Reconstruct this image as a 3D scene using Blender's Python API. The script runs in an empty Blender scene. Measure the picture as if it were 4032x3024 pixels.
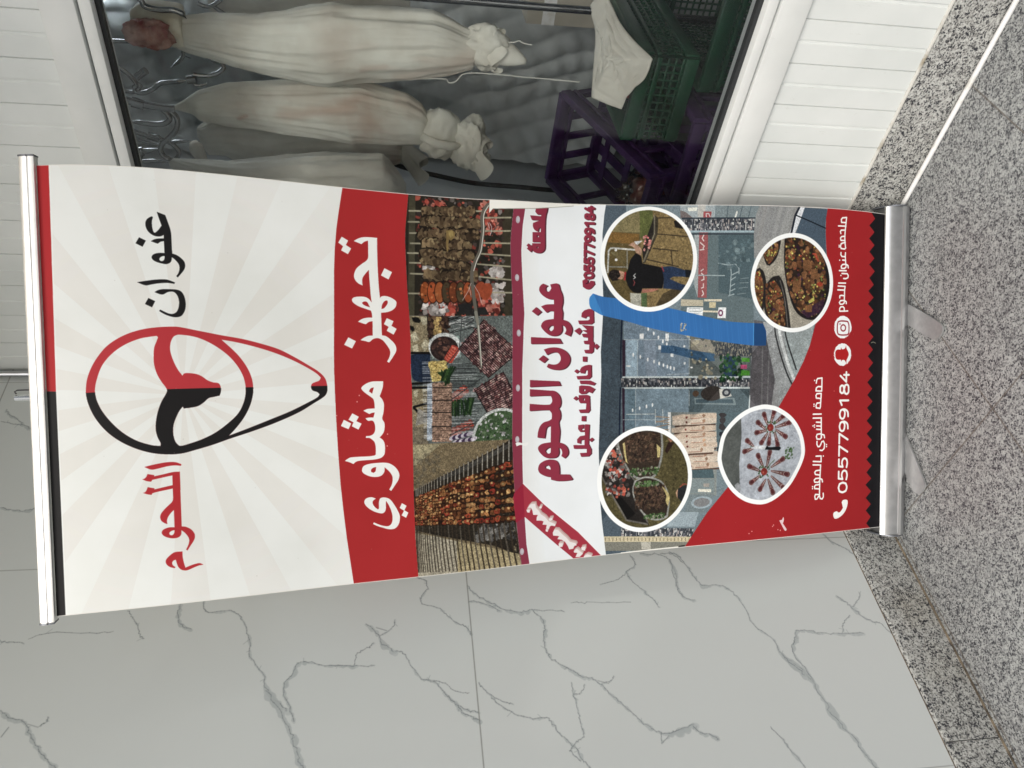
import bpy, bmesh, math, random
import numpy as np
from mathutils import Vector, Matrix, noise as mnoise

# ------------------------------------------------------------------ camera, sky, sun, exposure
SC = bpy.context.scene
COL = SC.collection
# axes: +X runs along the shop front to the right, +Y runs along the marble wall into the corner, Z up, metres
RW = Matrix([[0.688896, 0.121356, -0.714629], [0.724851, -0.120193, 0.678339], [-0.003573, -0.985305, -0.170765]])                       # rows: world axes seen in (right, down, forward)
right, down, fwd = RW.col[0], RW.col[1], RW.col[2]
cam_d = bpy.data.cameras.new('camera')
cam = bpy.data.objects.new('camera', cam_d)
COL.objects.link(cam)
m3 = Matrix((down, right, -fwd)).transposed()   # phone held on its side: picture left is up
cam.matrix_world = Matrix.Translation((0, 0, 1.39)) @ m3.to_4x4()
cam_d.sensor_width = 36.0
cam_d.lens = 3121.0 / 4032.0 * 36.0
cam_d.clip_start = 0.05
cam_d.clip_end = 500
SC.camera = cam

SUN_EL, SUN_AZ = math.radians(42), math.radians(152)
world = bpy.data.worlds.new('World')
SC.world = world
world.use_nodes = True
wn = world.node_tree
sky = wn.nodes.new('ShaderNodeTexSky')
sky.sky_type = 'NISHITA'
sky.sun_disc = False
sky.sun_elevation = SUN_EL
sky.sun_rotation = SUN_AZ
sky.air_density = 1.0
sky.dust_density = 3.0
sky.ozone_density = 1.0
bg = wn.nodes['Background']
bg.inputs['Strength'].default_value = 0.10
wn.links.new(sky.outputs[0], bg.inputs['Color'])

sun_d = bpy.data.lights.new('sun', 'SUN')
sun_d.energy = 1.5
sun_d.angle = math.radians(42)
sun_d.color = (1.0, 1.0, 0.95)
sun = bpy.data.objects.new('sun', sun_d)
COL.objects.link(sun)
sdir = Vector((math.sin(SUN_AZ) * math.cos(SUN_EL), math.cos(SUN_AZ) * math.cos(SUN_EL), math.sin(SUN_EL)))
sun.rotation_euler = sdir.to_track_quat('Z', 'Y').to_euler()
sun.location = sdir * 20

SC.view_settings.view_transform = 'Standard'
SC.view_settings.look = 'None'
SC.view_settings.gamma = 1
SC.view_settings.use_curve_mapping = False
SC.view_settings.exposure = 0.48
SC.render.engine = 'CYCLES'
SC.cycles.max_bounces = 10
SC.cycles.transparent_max_bounces = 12

rng = random.Random(7)
nrng = np.random.default_rng(7)

# ------------------------------------------------------------------ small tools
def pts(s):
    return [tuple(float(v) for v in p.split(',')) for p in s.split()]

def mm(s):
    return [(a / 1000.0, b / 1000.0) for a, b in pts(s)]

def curve_pts(P, n=6, closed=False, sharp=math.radians(50)):
    """Catmull-Rom through the points, corners sharper than `sharp` stay corners."""
    P = [Vector(p) for p in P]
    N = len(P)
    out = []
    def corner(i):
        if not closed and (i == 0 or i == N - 1):
            return True
        a, b = P[i] - P[i - 1], P[(i + 1) % N] - P[i]
        if a.length < 1e-9 or b.length < 1e-9:
            return True
        return a.angle(b) > sharp
    cr = [corner(i) for i in range(N)]
    for i in range(N if closed else N - 1):
        p0, p1 = P[i], P[(i + 1) % N]
        L = (p1 - p0).length
        def tan(j, seg):
            if cr[j % N]:
                return seg
            d = P[(j + 1) % N] - P[(j - 1) % N]
            return d * (L / max(d.length, 1e-9))
        t0, t1 = tan(i, p1 - p0), tan(i + 1, p1 - p0)
        for k in range(n):
            u = k / n
            h = (2*u**3 - 3*u*u + 1, u**3 - 2*u*u + u, -2*u**3 + 3*u*u, u**3 - u*u)
            out.append(p0*h[0] + t0*h[1] + p1*h[2] + t1*h[3])
    if not closed:
        out.append(P[-1])
    return out

# ------------------------------------------------------------------ materials
def mat(name, base=(0.8, 0.8, 0.8), rough=0.5, metal=0.0, spec=0.5):
    m = bpy.data.materials.new(name)
    m.use_nodes = True
    b = m.node_tree.nodes['Principled BSDF']
    b.inputs['Base Color'].default_value = (*base, 1)
    b.inputs['Roughness'].default_value = rough
    b.inputs['Metallic'].default_value = metal
    b.inputs['Specular IOR Level'].default_value = spec
    return m

def N(m, typ, **kw):
    n = m.node_tree.nodes.new(typ)
    for k, v in kw.items():
        if k in n.inputs.keys():
            n.inputs[k].default_value = v
        else:
            setattr(n, k, v)
    return n

def L(m, a, b):
    m.node_tree.links.new(a, b)

def pbsdf(m):
    return m.node_tree.nodes['Principled BSDF']

def ramp(m, stops, interp='LINEAR'):
    r = N(m, 'ShaderNodeValToRGB')
    r.color_ramp.interpolation = interp
    e = r.color_ramp.elements
    while len(e) < len(stops):
        e.new(0.5)
    for el, (p, c) in zip(e, stops):
        el.position = p
        el.color = (*c, 1) if len(c) == 3 else c
    return r

def pos(m, scale=(1, 1, 1)):
    g = N(m, 'ShaderNodeNewGeometry')
    mp = N(m, 'ShaderNodeMapping')
    mp.inputs['Scale'].default_value = scale
    L(m, g.outputs['Position'], mp.inputs['Vector'])
    return mp.outputs[0]

def mottle(m, c1, c2, scale=3.0, lo=0.35, hi=0.65, detail=6, vec=None):
    nz = N(m, 'ShaderNodeTexNoise', Scale=scale, Detail=detail)
    L(m, vec or pos(m), nz.inputs['Vector'])
    r = ramp(m, [(lo, c1), (hi, c2)])
    L(m, nz.outputs['Fac'], r.inputs[0])
    L(m, r.outputs[0], pbsdf(m).inputs['Base Color'])
    return r

def bump(m, scale, strength, dist=0.002, detail=4, vec=None):
    nz = N(m, 'ShaderNodeTexNoise', Scale=scale, Detail=detail)
    L(m, vec or pos(m), nz.inputs['Vector'])
    b = N(m, 'ShaderNodeBump', Strength=strength, Distance=dist)
    L(m, nz.outputs['Fac'], b.inputs['Height'])
    L(m, b.outputs[0], pbsdf(m).inputs['Normal'])

def granite(name, joints):
    m = mat(name, rough=0.45)
    v = pos(m)
    nz = N(m, 'ShaderNodeTexNoise', Scale=240.0, Detail=2)
    nz2 = N(m, 'ShaderNodeTexNoise', Scale=55.0, Detail=4, Roughness=0.7)
    big = N(m, 'ShaderNodeTexNoise', Scale=2.2, Detail=5)
    for n_ in (nz, nz2, big):
        L(m, v, n_.inputs['Vector'])
    wob = N(m, 'ShaderNodeMix', data_type='VECTOR')           # crystals with ragged edges
    wob.inputs[0].default_value = 0.0055
    L(m, v, wob.inputs[4]); L(m, nz.outputs['Color'], wob.inputs[5])
    vor = N(m, 'ShaderNodeTexVoronoi', Scale=310.0)
    L(m, wob.outputs[1], vor.inputs['Vector'])
    sep = N(m, 'ShaderNodeSeparateColor')
    L(m, vor.outputs['Color'], sep.inputs[0])
    mixv = N(m, 'ShaderNodeMath', operation='MULTIPLY_ADD'); mixv.inputs[1].default_value = 0.75
    shf = N(m, 'ShaderNodeMath', operation='MULTIPLY_ADD'); shf.inputs[1].default_value = 1.1; shf.inputs[2].default_value = -0.53
    L(m, nz2.outputs['Fac'], shf.inputs[0])
    L(m, sep.outputs[0], mixv.inputs[0]); L(m, shf.outputs[0], mixv.inputs[2])
    r1 = ramp(m, [(0.0, (0.035, 0.036, 0.045)), (0.13, (0.065, 0.067, 0.076)), (0.20, (0.145, 0.149, 0.152)), (0.36, (0.25, 0.255, 0.255)), (0.52, (0.36, 0.37, 0.362)), (0.85, (0.48, 0.492, 0.478))] if joints else [(0.0, (0.016, 0.017, 0.024)), (0.14, (0.03, 0.032, 0.04)), (0.20, (0.14, 0.14, 0.138)), (0.34, (0.27, 0.268, 0.255)), (0.5, (0.40, 0.405, 0.39)), (0.85, (0.54, 0.545, 0.525))])
    L(m, mixv.outputs[0], r1.inputs[0])
    class _O: outputs = [None, None, r1.outputs[0]]
    mx = _O
    r3 = ramp(m, [(0.3, (0.80, 0.80, 0.80)), (0.7, (1.05, 1.05, 1.05))] if joints else [(0.28, (0.78, 0.73, 0.62)), (0.42, (0.95, 0.945, 0.925)), (0.7, (1.05, 1.05, 1.045))])
    L(m, big.outputs['Fac'], r3.inputs[0])
    mx2 = N(m, 'ShaderNodeMix', data_type='RGBA', blend_type='MULTIPLY')
    mx2.inputs[0].default_value = 1.0
    L(m, mx.outputs[2], mx2.inputs[6]); L(m, r3.outputs[0], mx2.inputs[7])
    last = mx2.outputs[2]
    if joints:
        sp = N(m, 'ShaderNodeSeparateXYZ')
        L(m, v, sp.inputs[0])
        def line(sock, origin, period):
            a = N(m, 'ShaderNodeMath', operation='SUBTRACT'); a.inputs[1].default_value = origin
            L(m, sock, a.inputs[0])
            p = N(m, 'ShaderNodeMath', operation='PINGPONG'); p.inputs[1].default_value = period / 2
            L(m, a.outputs[0], p.inputs[0])
            c = N(m, 'ShaderNodeMath', operation='LESS_THAN'); c.inputs[1].default_value = 0.002
            L(m, p.outputs[0], c.inputs[0])
            return c.outputs[0]
        ly = line(sp.outputs[1], 1.055, 1.2)
        lx = line(sp.outputs[0], -0.719, 0.48)
        mxx = N(m, 'ShaderNodeMath', operation='MAXIMUM')
        L(m, ly, mxx.inputs[0]); L(m, lx, mxx.inputs[1])
        mj = N(m, 'ShaderNodeMix', data_type='RGBA')
        mf = N(m, 'ShaderNodeMath', operation='MULTIPLY'); mf.inputs[1].default_value = 0.7
        L(m, mxx.outputs[0], mf.inputs[0])
        L(m, mf.outputs[0], mj.inputs[0]); L(m, last, mj.inputs[6])
        mj.inputs[7].default_value = (0.11, 0.09, 0.07, 1)
        last = mj.outputs[2]
    L(m, last, pbsdf(m).inputs['Base Color'])
    bump(m, 180, 0.15, 0.0005, vec=v)
    return m

M = {}
M['granite'] = granite('granite', True)
M['granite_skirt'] = granite('granite_skirt', False)
M['cladding'] = mat('cladding', (0.70, 0.715, 0.69), 0.42)
mottle(M['cladding'], (0.64, 0.67, 0.655), (0.71, 0.735, 0.72), 5.0)
bump(M['cladding'], 14, 0.08, 0.002)
def grime(m, amt=0.5, col=(0.30, 0.27, 0.2)):
    b = pbsdf(m)
    src = b.inputs['Base Color'].links[0].from_socket
    nz = N(m, 'ShaderNodeTexNoise', Scale=70.0, Detail=8, Roughness=0.75)
    L(m, pos(m, (1, 1, 0.25)), nz.inputs['Vector'])
    r = ramp(m, [(0.62, (0, 0, 0)), (0.80, (amt, amt, amt))])
    L(m, nz.outputs['Fac'], r.inputs[0])
    mx = N(m, 'ShaderNodeMix', data_type='RGBA')
    L(m, r.outputs[0], mx.inputs[0]); L(m, src, mx.inputs[6])
    mx.inputs[7].default_value = (*col, 1)
    L(m, mx.outputs[2], b.inputs['Base Color'])
grime(M['cladding'])
M['frame'] = mat('frame', (0.74, 0.745, 0.71), 0.32)
mottle(M['frame'], (0.68, 0.70, 0.685), (0.735, 0.75, 0.735), 9.0)
grime(M['frame'], 0.3)
M['gasket'] = mat('gasket', (0.02, 0.022, 0.024), 0.5)
M['caulk'] = mat('caulk', (0.55, 0.54, 0.49), 0.7)
mottle(M['caulk'], (0.30, 0.26, 0.19), (0.60, 0.59, 0.55), 22.0, 0.32, 0.5)
M['alu'] = mat('alu', (0.5, 0.51, 0.525), 0.33, 1.0)
mottle(M['alu'], (0.44, 0.45, 0.465), (0.53, 0.54, 0.555), 45, 0.3, 0.7)
bump(M['alu'], 220, 0.10, 0.0004)
M['dirt'] = mat('dirt', (0.10, 0.08, 0.055), 0.9)
mottle(M['dirt'], (0.05, 0.04, 0.03), (0.20, 0.16, 0.11), 30)
M['alu_bright'] = mat('alu_bright', (0.62, 0.63, 0.635), 0.3, 1.0)
M['rail'] = mat('rail', (0.90, 0.90, 0.885), 0.42, 0.75)
mottle(M['rail'], (0.80, 0.80, 0.79), (0.93, 0.93, 0.915), 24, 0.3, 0.6)
M['dark_plastic'] = mat('dark_plastic', (0.03, 0.03, 0.033), 0.4)
M['cap'] = mat('cap', (0.16, 0.17, 0.19), 0.35, 0.4)
M['foot'] = mat('foot', (0.36, 0.36, 0.365), 0.45, 0.3)
mottle(M['foot'], (0.29, 0.292, 0.292), (0.34, 0.342, 0.342), 60)
M['chrome'] = mat('chrome', (0.80, 0.81, 0.80), 0.12, 1.0)
M['steel'] = mat('steel', (0.27, 0.275, 0.275), 0.22, 1.0)
M['cable'] = mat('cable', (0.80, 0.80, 0.785), 0.4)
mottle(M['cable'], (0.66, 0.65, 0.6), (0.82, 0.82, 0.81), 40, 0.3, 0.5)
M['purple'] = mat('purple', (0.04, 0.013, 0.07), 0.4)
mottle(M['purple'], (0.030, 0.012, 0.050), (0.048, 0.018, 0.078), 12)
M['green'] = mat('green', (0.004, 0.085, 0.035), 0.4)
mottle(M['green'], (0.002, 0.028, 0.012), (0.004, 0.052, 0.022), 10)
M['blue'] = mat('blue', (0.012, 0.08, 0.32), 0.4)
M['card'] = mat('card', (0.46, 0.42, 0.34), 0.8)
mottle(M['card'], (0.40, 0.37, 0.30), (0.52, 0.48, 0.40), 8)
M['string'] = mat('string', (0.6, 0.6, 0.55), 0.9)
M['hose'] = mat('hose', (0.012, 0.013, 0.013), 0.35)
M['room'] = mat('room', (0.16, 0.17, 0.17), 0.55)
mottle(M['room'], (0.36, 0.38, 0.385), (0.50, 0.52, 0.52), 2.2)
M['room_floor'] = mat('room_floor', (0.05, 0.055, 0.055), 0.35)
mottle(M['room_floor'], (0.03, 0.034, 0.034), (0.08, 0.085, 0.085), 4)
M['puff'] = mat('puff', (0.42, 0.44, 0.44), 0.5)
mottle(M['puff'], (0.46, 0.49, 0.485), (0.64, 0.67, 0.665), 6)
bump(M['puff'], 40, 0.35, 0.003)
mt_ = mat('tube', (0.9, 0.9, 0.9), 0.5)
pbsdf(mt_).inputs['Emission Color'].default_value = (0.86, 0.93, 1.0, 1)
pbsdf(mt_).inputs['Emission Strength'].default_value = 18.0
M['tube'] = mt_
M['soffit'] = mat('soffit', (0.78, 0.61, 0.34), 0.6)  # yellow chosen for its warm bounce onto the upper walls
M['bark'] = mat('bark', (0.2, 0.2, 0.2), 0.6)

def muslin(name, c1, c2, stain, amount):
    m = mat(name, c1, 0.85)
    b = pbsdf(m)
    v = pos(m)
    r = mottle(m, c1, c2, 9.0, 0.3, 0.7, vec=v)
    nz = N(m, 'ShaderNodeTexNoise', Scale=5.0, Detail=5)
    L(m, pos(m, (1, 1, 0.45)), nz.inputs['Vector'])
    rs = ramp(m, [(amount, (0, 0, 0)), (amount + 0.16, (1, 1, 1))])
    L(m, nz.outputs['Fac'], rs.inputs[0])
    at = N(m, 'ShaderNodeAttribute', attribute_name='stain')
    sm_ = N(m, 'ShaderNodeMath', operation='MULTIPLY_ADD'); sm_.use_clamp = True; sm_.inputs[1].default_value = 0.35
    L(m, rs.outputs[0], sm_.inputs[0]); L(m, at.outputs['Fac'], sm_.inputs[2])
    mx = N(m, 'ShaderNodeMix', data_type='RGBA')
    L(m, sm_.outputs[0], mx.inputs[0]); L(m, r.outputs[0], mx.inputs[6])
    mx.inputs[7].default_value = (*stain, 1)
    L(m, mx.outputs[2], b.inputs['Base Color'])
    cr = N(m, 'ShaderNodeTexNoise', noise_type='RIDGED_MULTIFRACTAL', Scale=7.0, Detail=4, Roughness=0.6, Distortion=1.2)
    mp = N(m, 'ShaderNodeMapping')
    mp.inputs['Rotation'].default_value = (0, math.radians(28), 0)
    mp.inputs['Scale'].default_value = (1.6, 1.6, 0.5)
    L(m, v, mp.inputs['Vector']); L(m, mp.outputs[0], cr.inputs['Vector'])
    rc = ramp(m, [(0.45, (0, 0, 0)), (0.95, (0.75, 0.75, 0.75))])
    L(m, cr.outputs['Fac'], rc.inputs[0])
    mc = N(m, 'ShaderNodeMix', data_type='RGBA')
    L(m, rc.outputs[0], mc.inputs[0]); L(m, mx.outputs[2], mc.inputs[6])
    mc.inputs[7].default_value = (min(1, c2[0]*1.06), min(1, c2[1]*1.06), min(1, c2[2]*1.06), 1)
    L(m, mc.outputs[2], b.inputs['Base Color'])
    wv = N(m, 'ShaderNodeTexWave', Scale=260.0, Distortion=1.0)
    L(m, v, wv.inputs['Vector'])
    nz3 = N(m, 'ShaderNodeTexNoise', noise_type='RIDGED_MULTIFRACTAL', Scale=11.0, Detail=5, Roughness=0.55, Distortion=0.8)
    L(m, pos(m, (1, 1, 0.42)), nz3.inputs['Vector'])
    ad = N(m, 'ShaderNodeMath', operation='MULTIPLY_ADD'); ad.inputs[1].default_value = 0.03
    L(m, wv.outputs['Fac'], ad.inputs[0]); L(m, nz3.outputs['Fac'], ad.inputs[2])
    bp = N(m, 'ShaderNodeBump', Strength=0.55, Distance=0.022)
    L(m, ad.outputs[0], bp.inputs['Height']); L(m, bp.outputs[0], b.inputs['Normal'])
    return m
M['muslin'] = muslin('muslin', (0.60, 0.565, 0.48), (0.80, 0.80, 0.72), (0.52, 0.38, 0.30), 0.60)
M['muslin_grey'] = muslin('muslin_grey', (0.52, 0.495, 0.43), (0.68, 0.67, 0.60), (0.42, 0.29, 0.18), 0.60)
M['meat'] = mat('meat', (0.35, 0.12, 0.08), 0.5)
mottle(M['meat'], (0.27, 0.085, 0.07), (0.46, 0.27, 0.21), 30, 0.4, 0.62)
bump(M['meat'], 70, 0.8, 0.006)
M['fat'] = mat('fat', (0.60, 0.52, 0.36), 0.55)
mottle(M['fat'], (0.48, 0.42, 0.30), (0.68, 0.64, 0.52), 16)
bump(M['fat'], 40, 0.6, 0.006)
def glassy(name, tint, ior, rough=0.0):
    m = bpy.data.materials.new(name)
    m.use_nodes = True
    nt = m.node_tree
    nt.nodes.remove(nt.nodes['Principled BSDF'])
    out = nt.nodes['Material Output']
    tr = nt.nodes.new('ShaderNodeBsdfTransparent'); tr.inputs[0].default_value = (*tint, 1)
    gl = nt.nodes.new('ShaderNodeBsdfGlossy'); gl.inputs['Roughness'].default_value = rough
    fr = nt.nodes.new('ShaderNodeFresnel'); fr.inputs[0].default_value = ior
    mx = nt.nodes.new('ShaderNodeMixShader')
    nt.links.new(fr.outputs[0], mx.inputs[0]); nt.links.new(tr.outputs[0], mx.inputs[1]); nt.links.new(gl.outputs[0], mx.inputs[2])
    nt.links.new(mx.outputs[0], out.inputs[0])
    return m
M['glass'] = glassy('glass', (0.975, 0.985, 0.983), 1.36)
M['film'] = glassy('film', (0.86, 0.86, 0.84), 1.5, 0.12)

# ------------------------------------------------------------------ object helpers
def obj(name, bm, m, parent=None, smooth=True, mats=None):
    me = bpy.data.meshes.new(name)
    bmesh.ops.recalc_face_normals(bm, faces=bm.faces)
    bm.to_mesh(me)
    bm.free()
    for mm_ in (mats or [m]):
        me.materials.append(M[mm_] if isinstance(mm_, str) else mm_)
    if smooth:
        me.polygons.foreach_set('use_smooth', [True] * len(me.polygons))
        try:
            if m not in ('muslin', 'muslin_grey', 'meat', 'fat', 'puff', 'film', 'banner_print'):
                me.set_sharp_from_angle(angle=math.radians(38))
        except Exception:
            pass
    o = bpy.data.objects.new(name, me)
    COL.objects.link(o)
    if parent:
        o.parent = parent
        o.matrix_parent_inverse = parent.matrix_world.inverted()
    return o

def thing(name, label, cat, loc=(0, 0, 0), group=None):
    o = bpy.data.objects.new(name, None)
    o.empty_display_size = 0.1
    COL.objects.link(o)
    o.location = loc
    o.matrix_world = Matrix.Translation(loc)
    return tag(o, label, cat, group)

def tag(o, label, cat, group=None):
    o['label'] = label
    o['category'] = cat
    if group:
        o['group'] = group
    return o

def structure(o):
    o['kind'] = 'structure'
    return o

def box(bm, lo, hi, bev=0.0, mi=0, mtx=None):
    r = bmesh.ops.create_cube(bm, size=1)
    vs = r['verts']
    c = [(a + b) / 2 for a, b in zip(lo, hi)]
    s = [abs(b - a) for a, b in zip(lo, hi)]
    for v in vs:
        v.co = Vector((v.co.x*s[0] + c[0], v.co.y*s[1] + c[1], v.co.z*s[2] + c[2]))
    fs = {f for v in vs for f in v.link_faces}
    if bev:
        es = {e for v in vs for e in v.link_edges}
        r2 = bmesh.ops.bevel(bm, geom=list(es), offset=bev, segments=2, affect='EDGES', profile=0.5)
        fs = {f for f in bm.faces if f.is_valid and (f in fs or f in r2['faces'])}
        vs = list({v for f in fs for v in f.verts})
    for f in fs:
        if f.is_valid:
            f.material_index = mi
    if mtx is not None:
        for v in vs:
            v.co = mtx @ v.co
    return vs

def tube(bm, P, r, seg=10, cap=True, radii=None):
    P = [Vector(p) for p in P]
    rings = []
    up = None
    for i, p in enumerate(P):
        t = (P[min(i + 1, len(P) - 1)] - P[max(i - 1, 0)])
        t = t.normalized() if t.length > 1e-9 else Vector((0, 0, 1))
        if up is None:
            up = t.orthogonal().normalized()
        up = (up - t * up.dot(t))
        up = up.normalized() if up.length > 1e-6 else t.orthogonal().normalized()
        b = t.cross(up)
        rr = radii[i] if radii else r
        rings.append([bm.verts.new(p + (up*math.cos(a) + b*math.sin(a)) * rr) for a in [2*math.pi*k/seg for k in range(seg)]])
    for a, b in zip(rings, rings[1:]):
        for k in range(seg):
            bm.faces.new((a[k], a[(k+1) % seg], b[(k+1) % seg], b[k]))
    if cap:
        bm.faces.new(rings[0]); bm.faces.new(rings[-1])
    return bm

def extrude_profile(bm, prof, f0, f1, mi=0, mis=None):
    """prof: list of 2-D points; f0/f1 map a profile point to the two end positions."""
    a = [bm.verts.new(f0(p)) for p in prof]
    b = [bm.verts.new(f1(p)) for p in prof]
    n = len(prof)
    for i in range(n):
        f = bm.faces.new((a[i], a[(i+1) % n], b[(i+1) % n], b[i]))
        f.material_index = mis[i] if mis else mi
    bm.faces.new(a); bm.faces.new(b)

# ------------------------------------------------------------------ a little painter for printed artwork (numpy only)
class Art:
    def __init__(s, w, h, col):
        s.w, s.h = w, h
        s.a = np.empty((h, w, 3), np.float32)
        s.a[:] = np.array(col, np.float32) / 255
        s.clip = None
    def cov(s, contours, sub=3):
        allp = np.concatenate([np.asarray(c, np.float64) for c in contours])
        x0, x1 = max(0, int(allp[:, 0].min()) - 1), min(s.w, int(allp[:, 0].max()) + 2)
        y0, y1 = max(0, int(allp[:, 1].min()) - 1), min(s.h, int(allp[:, 1].max()) + 2)
        if x1 <= x0 or y1 <= y0:
            return None
        E = []
        for c in contours:
            c = np.asarray(c, np.float64)
            E.append(np.concatenate([c, np.roll(c, -1, 0)], 1))
        E = np.concatenate(E)
        out = np.zeros((y1 - y0, x1 - x0), np.float32)
        xs = np.arange(x0, x1)
        ex0, ey0, ex1, ey1 = E.T
        dy = ey1 - ey0
        dy[dy == 0] = 1e-9
        for r in range(y0, y1):
            for k in range(sub):
                y = r + (k + 0.5) / sub
                mk = (ey0 <= y) != (ey1 <= y)
                if not mk.any():
                    continue
                cx = np.sort(ex0[mk] + (y - ey0[mk]) / dy[mk] * (ex1[mk] - ex0[mk]))
                for a, b in zip(cx[0::2], cx[1::2]):
                    out[r - y0] += np.clip(b - xs, 0, 1) - np.clip(a - xs, 0, 1)
        return out / sub, (y0, y1, x0, x1)
    def put(s, cv, bb, col, alpha=1.0, clip=None):
        y0, y1, x0, x1 = bb
        k = cv * alpha
        for c in (s.clip, clip):
            if c is not None:
                k = k * c[y0:y1, x0:x1]
        k = k[..., None]
        reg = s.a[y0:y1, x0:x1]
        col = np.asarray(col, np.float32)
        if col.ndim == 1:
            col = col / 255
        reg[:] = reg * (1 - k) + col * k
    def fill(s, contours, col, smooth=False, alpha=1.0, clip=None):
        if isinstance(contours, str):
            contours = [pts(c) for c in contours.split('|')]
        elif not isinstance(contours[0][0], (tuple, list, Vector, np.ndarray)):
            contours = [contours]
        if smooth:
            contours = [[(v[0], v[1]) for v in curve_pts(c, 6, True)] for c in contours]
        r = s.cov(contours)
        if r:
            s.put(*r, col, alpha, clip)
    def mask(s, contours, smooth=False):
        if isinstance(contours, str):
            contours = [pts(c) for c in contours.split('|')]
        if smooth:
            contours = [[(v[0], v[1]) for v in curve_pts(c, 6, True)] for c in contours]
        m = np.zeros((s.h, s.w), np.float32)
        r = s.cov(contours)
        if r:
            y0, y1, x0, x1 = r[1]
            m[y0:y1, x0:x1] = r[0]
        return m
    def line(s, P, w, col, smooth=False, alpha=1.0, w2=None, clip=None):
        if isinstance(P, str):
            for q in P.split('|'):
                s.line(pts(q), w, col, smooth, alpha, w2, clip)
            return
        P = np.asarray([(v[0], v[1]) for v in (curve_pts(P, 5) if smooth and len(P) > 2 else P)], np.float64)
        W0, W1 = w, (w if w2 is None else w2)
        pad = max(W0, W1) / 2 + 1.5
        x0, x1 = max(0, int(P[:, 0].min() - pad)), min(s.w, int(P[:, 0].max() + pad) + 1)
        y0, y1 = max(0, int(P[:, 1].min() - pad)), min(s.h, int(P[:, 1].max() + pad) + 1)
        if x1 <= x0 or y1 <= y0:
            return
        yy, xx = np.mgrid[y0:y1, x0:x1] + 0.5
        best = np.full(xx.shape, -1e9)
        n = len(P) - 1
        for i in range(n):
            a, b = P[i], P[i + 1]
            d = b - a
            t = np.clip(((xx - a[0])*d[0] + (yy - a[1])*d[1]) / max(d @ d, 1e-9), 0, 1)
            ww = W0 + (W1 - W0) * (i + t) / n
            best = np.maximum(best, ww/2 - np.hypot(xx - a[0] - t*d[0], yy - a[1] - t*d[1]))
        s.put(np.clip(best + 0.5, 0, 1).astype(np.float32), (y0, y1, x0, x1), col, alpha, clip)
    def disc(s, c, rx, ry, col, rot=0.0, alpha=1.0, n=40, clip=None):
        cs, sn = math.cos(rot), math.sin(rot)
        P = [(c[0] + rx*math.cos(t)*cs - ry*math.sin(t)*sn, c[1] + rx*math.cos(t)*sn + ry*math.sin(t)*cs) for t in np.linspace(0, 2*math.pi, n, endpoint=False)]
        s.fill([P], col, alpha=alpha, clip=clip)
    def blobs(s, bbox, n, r0, r1, pal, stretch=1.0, rot=None, keep=None, alpha=1.0):
        x0, y0, x1, y1 = bbox
        for _ in range(n):
            x, y = rng.uniform(x0, x1), rng.uniform(y0, y1)
            if keep and not keep(x, y):
                continue
            s.chunk(x, y, rng.uniform(r0, r1), pal, stretch, rot, alpha)
    def chunk(s, x, y, r, pal, stretch=1.0, rot=None, alpha=1.0):
        th = rng.uniform(0, 6.28) if rot is None else rot + rng.uniform(-.35, .35)
        k = rng.randint(5, 8)
        P = []
        for i in range(k):
            a = 2*math.pi*i/k + rng.uniform(-.3, .3)
            rr = r * rng.uniform(.65, 1.1)
            u, v = rr*math.cos(a)*stretch, rr*math.sin(a)
            P.append((x + u*math.cos(th) - v*math.sin(th), y + u*math.sin(th) + v*math.cos(th)))
        c = np.array(rng.choice(pal), np.float32) * rng.uniform(.82, 1.15)
        s.fill([P], np.clip(c, 0, 255), alpha=alpha)
    def grain(s, bbox, amp, cell=2, mask=None):
        x0, y0, x1, y1 = [int(v) for v in bbox]
        x0, y0, x1, y1 = max(0, x0), max(0, y0), min(s.w, x1), min(s.h, y1)
        h, w = y1 - y0, x1 - x0
        if h <= 0 or w <= 0:
            return
        g = nrng.normal(0, amp, (h//cell + 2, w//cell + 2)).astype(np.float32)
        g = np.kron(g, np.ones((cell, cell), np.float32))[:h, :w]
        g = 1 + (g + np.roll(g, 1, 0) + np.roll(g, 1, 1)) / 2
        k = np.ones((h, w), np.float32)
        for c in (s.clip, mask):
            if c is not None:
                k = k * c[y0:y1, x0:x1]
        s.a[y0:y1, x0:x1] *= (1 + (g - 1) * k)[..., None]
    def photo(s, mask, sat=.78, gain=1.0, con=1.0):
        """printed snapshots: softened, less colourful, with ink mottle"""
        a = s.a
        b = (a*4 + np.roll(a, 1, 0) + np.roll(a, -1, 0) + np.roll(a, 1, 1) + np.roll(a, -1, 1)) / 8
        lum = (b @ np.array([.3, .59, .11], np.float32))[..., None]
        b = np.clip(.42 + ((lum + (b - lum)*sat) - .42)*con, .02, 1) * gain
        for cell, amp in ((3, .05), (7, .045), (19, .04)):
            g = nrng.normal(0, 1, (s.h//cell + 3, s.w//cell + 3)).astype(np.float32)
            yy = np.linspace(0, g.shape[0] - 2.01, s.h); xx = np.linspace(0, g.shape[1] - 2.01, s.w)
            y0 = yy.astype(int); x0 = xx.astype(int); fy = (yy - y0)[:, None]; fx = (xx - x0)[None]
            v = (g[y0][:, x0]*(1-fy)*(1-fx) + g[y0+1][:, x0]*fy*(1-fx) + g[y0][:, x0+1]*(1-fy)*fx + g[y0+1][:, x0+1]*fy*fx)
            b = b * (1 + amp*v[..., None].astype(np.float32))
        k = mask[..., None]
        s.a = a*(1 - k) + b*k
    def image(s, name):
        im = bpy.data.images.new(name, s.w, s.h, alpha=False)
        px = np.ones((s.h, s.w, 4), np.float32)
        px[..., :3] = np.clip(s.a[::-1], 0, 1)
        im.pixels.foreach_set(px.ravel())
        im.update()
        im.pack()
        return im

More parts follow.
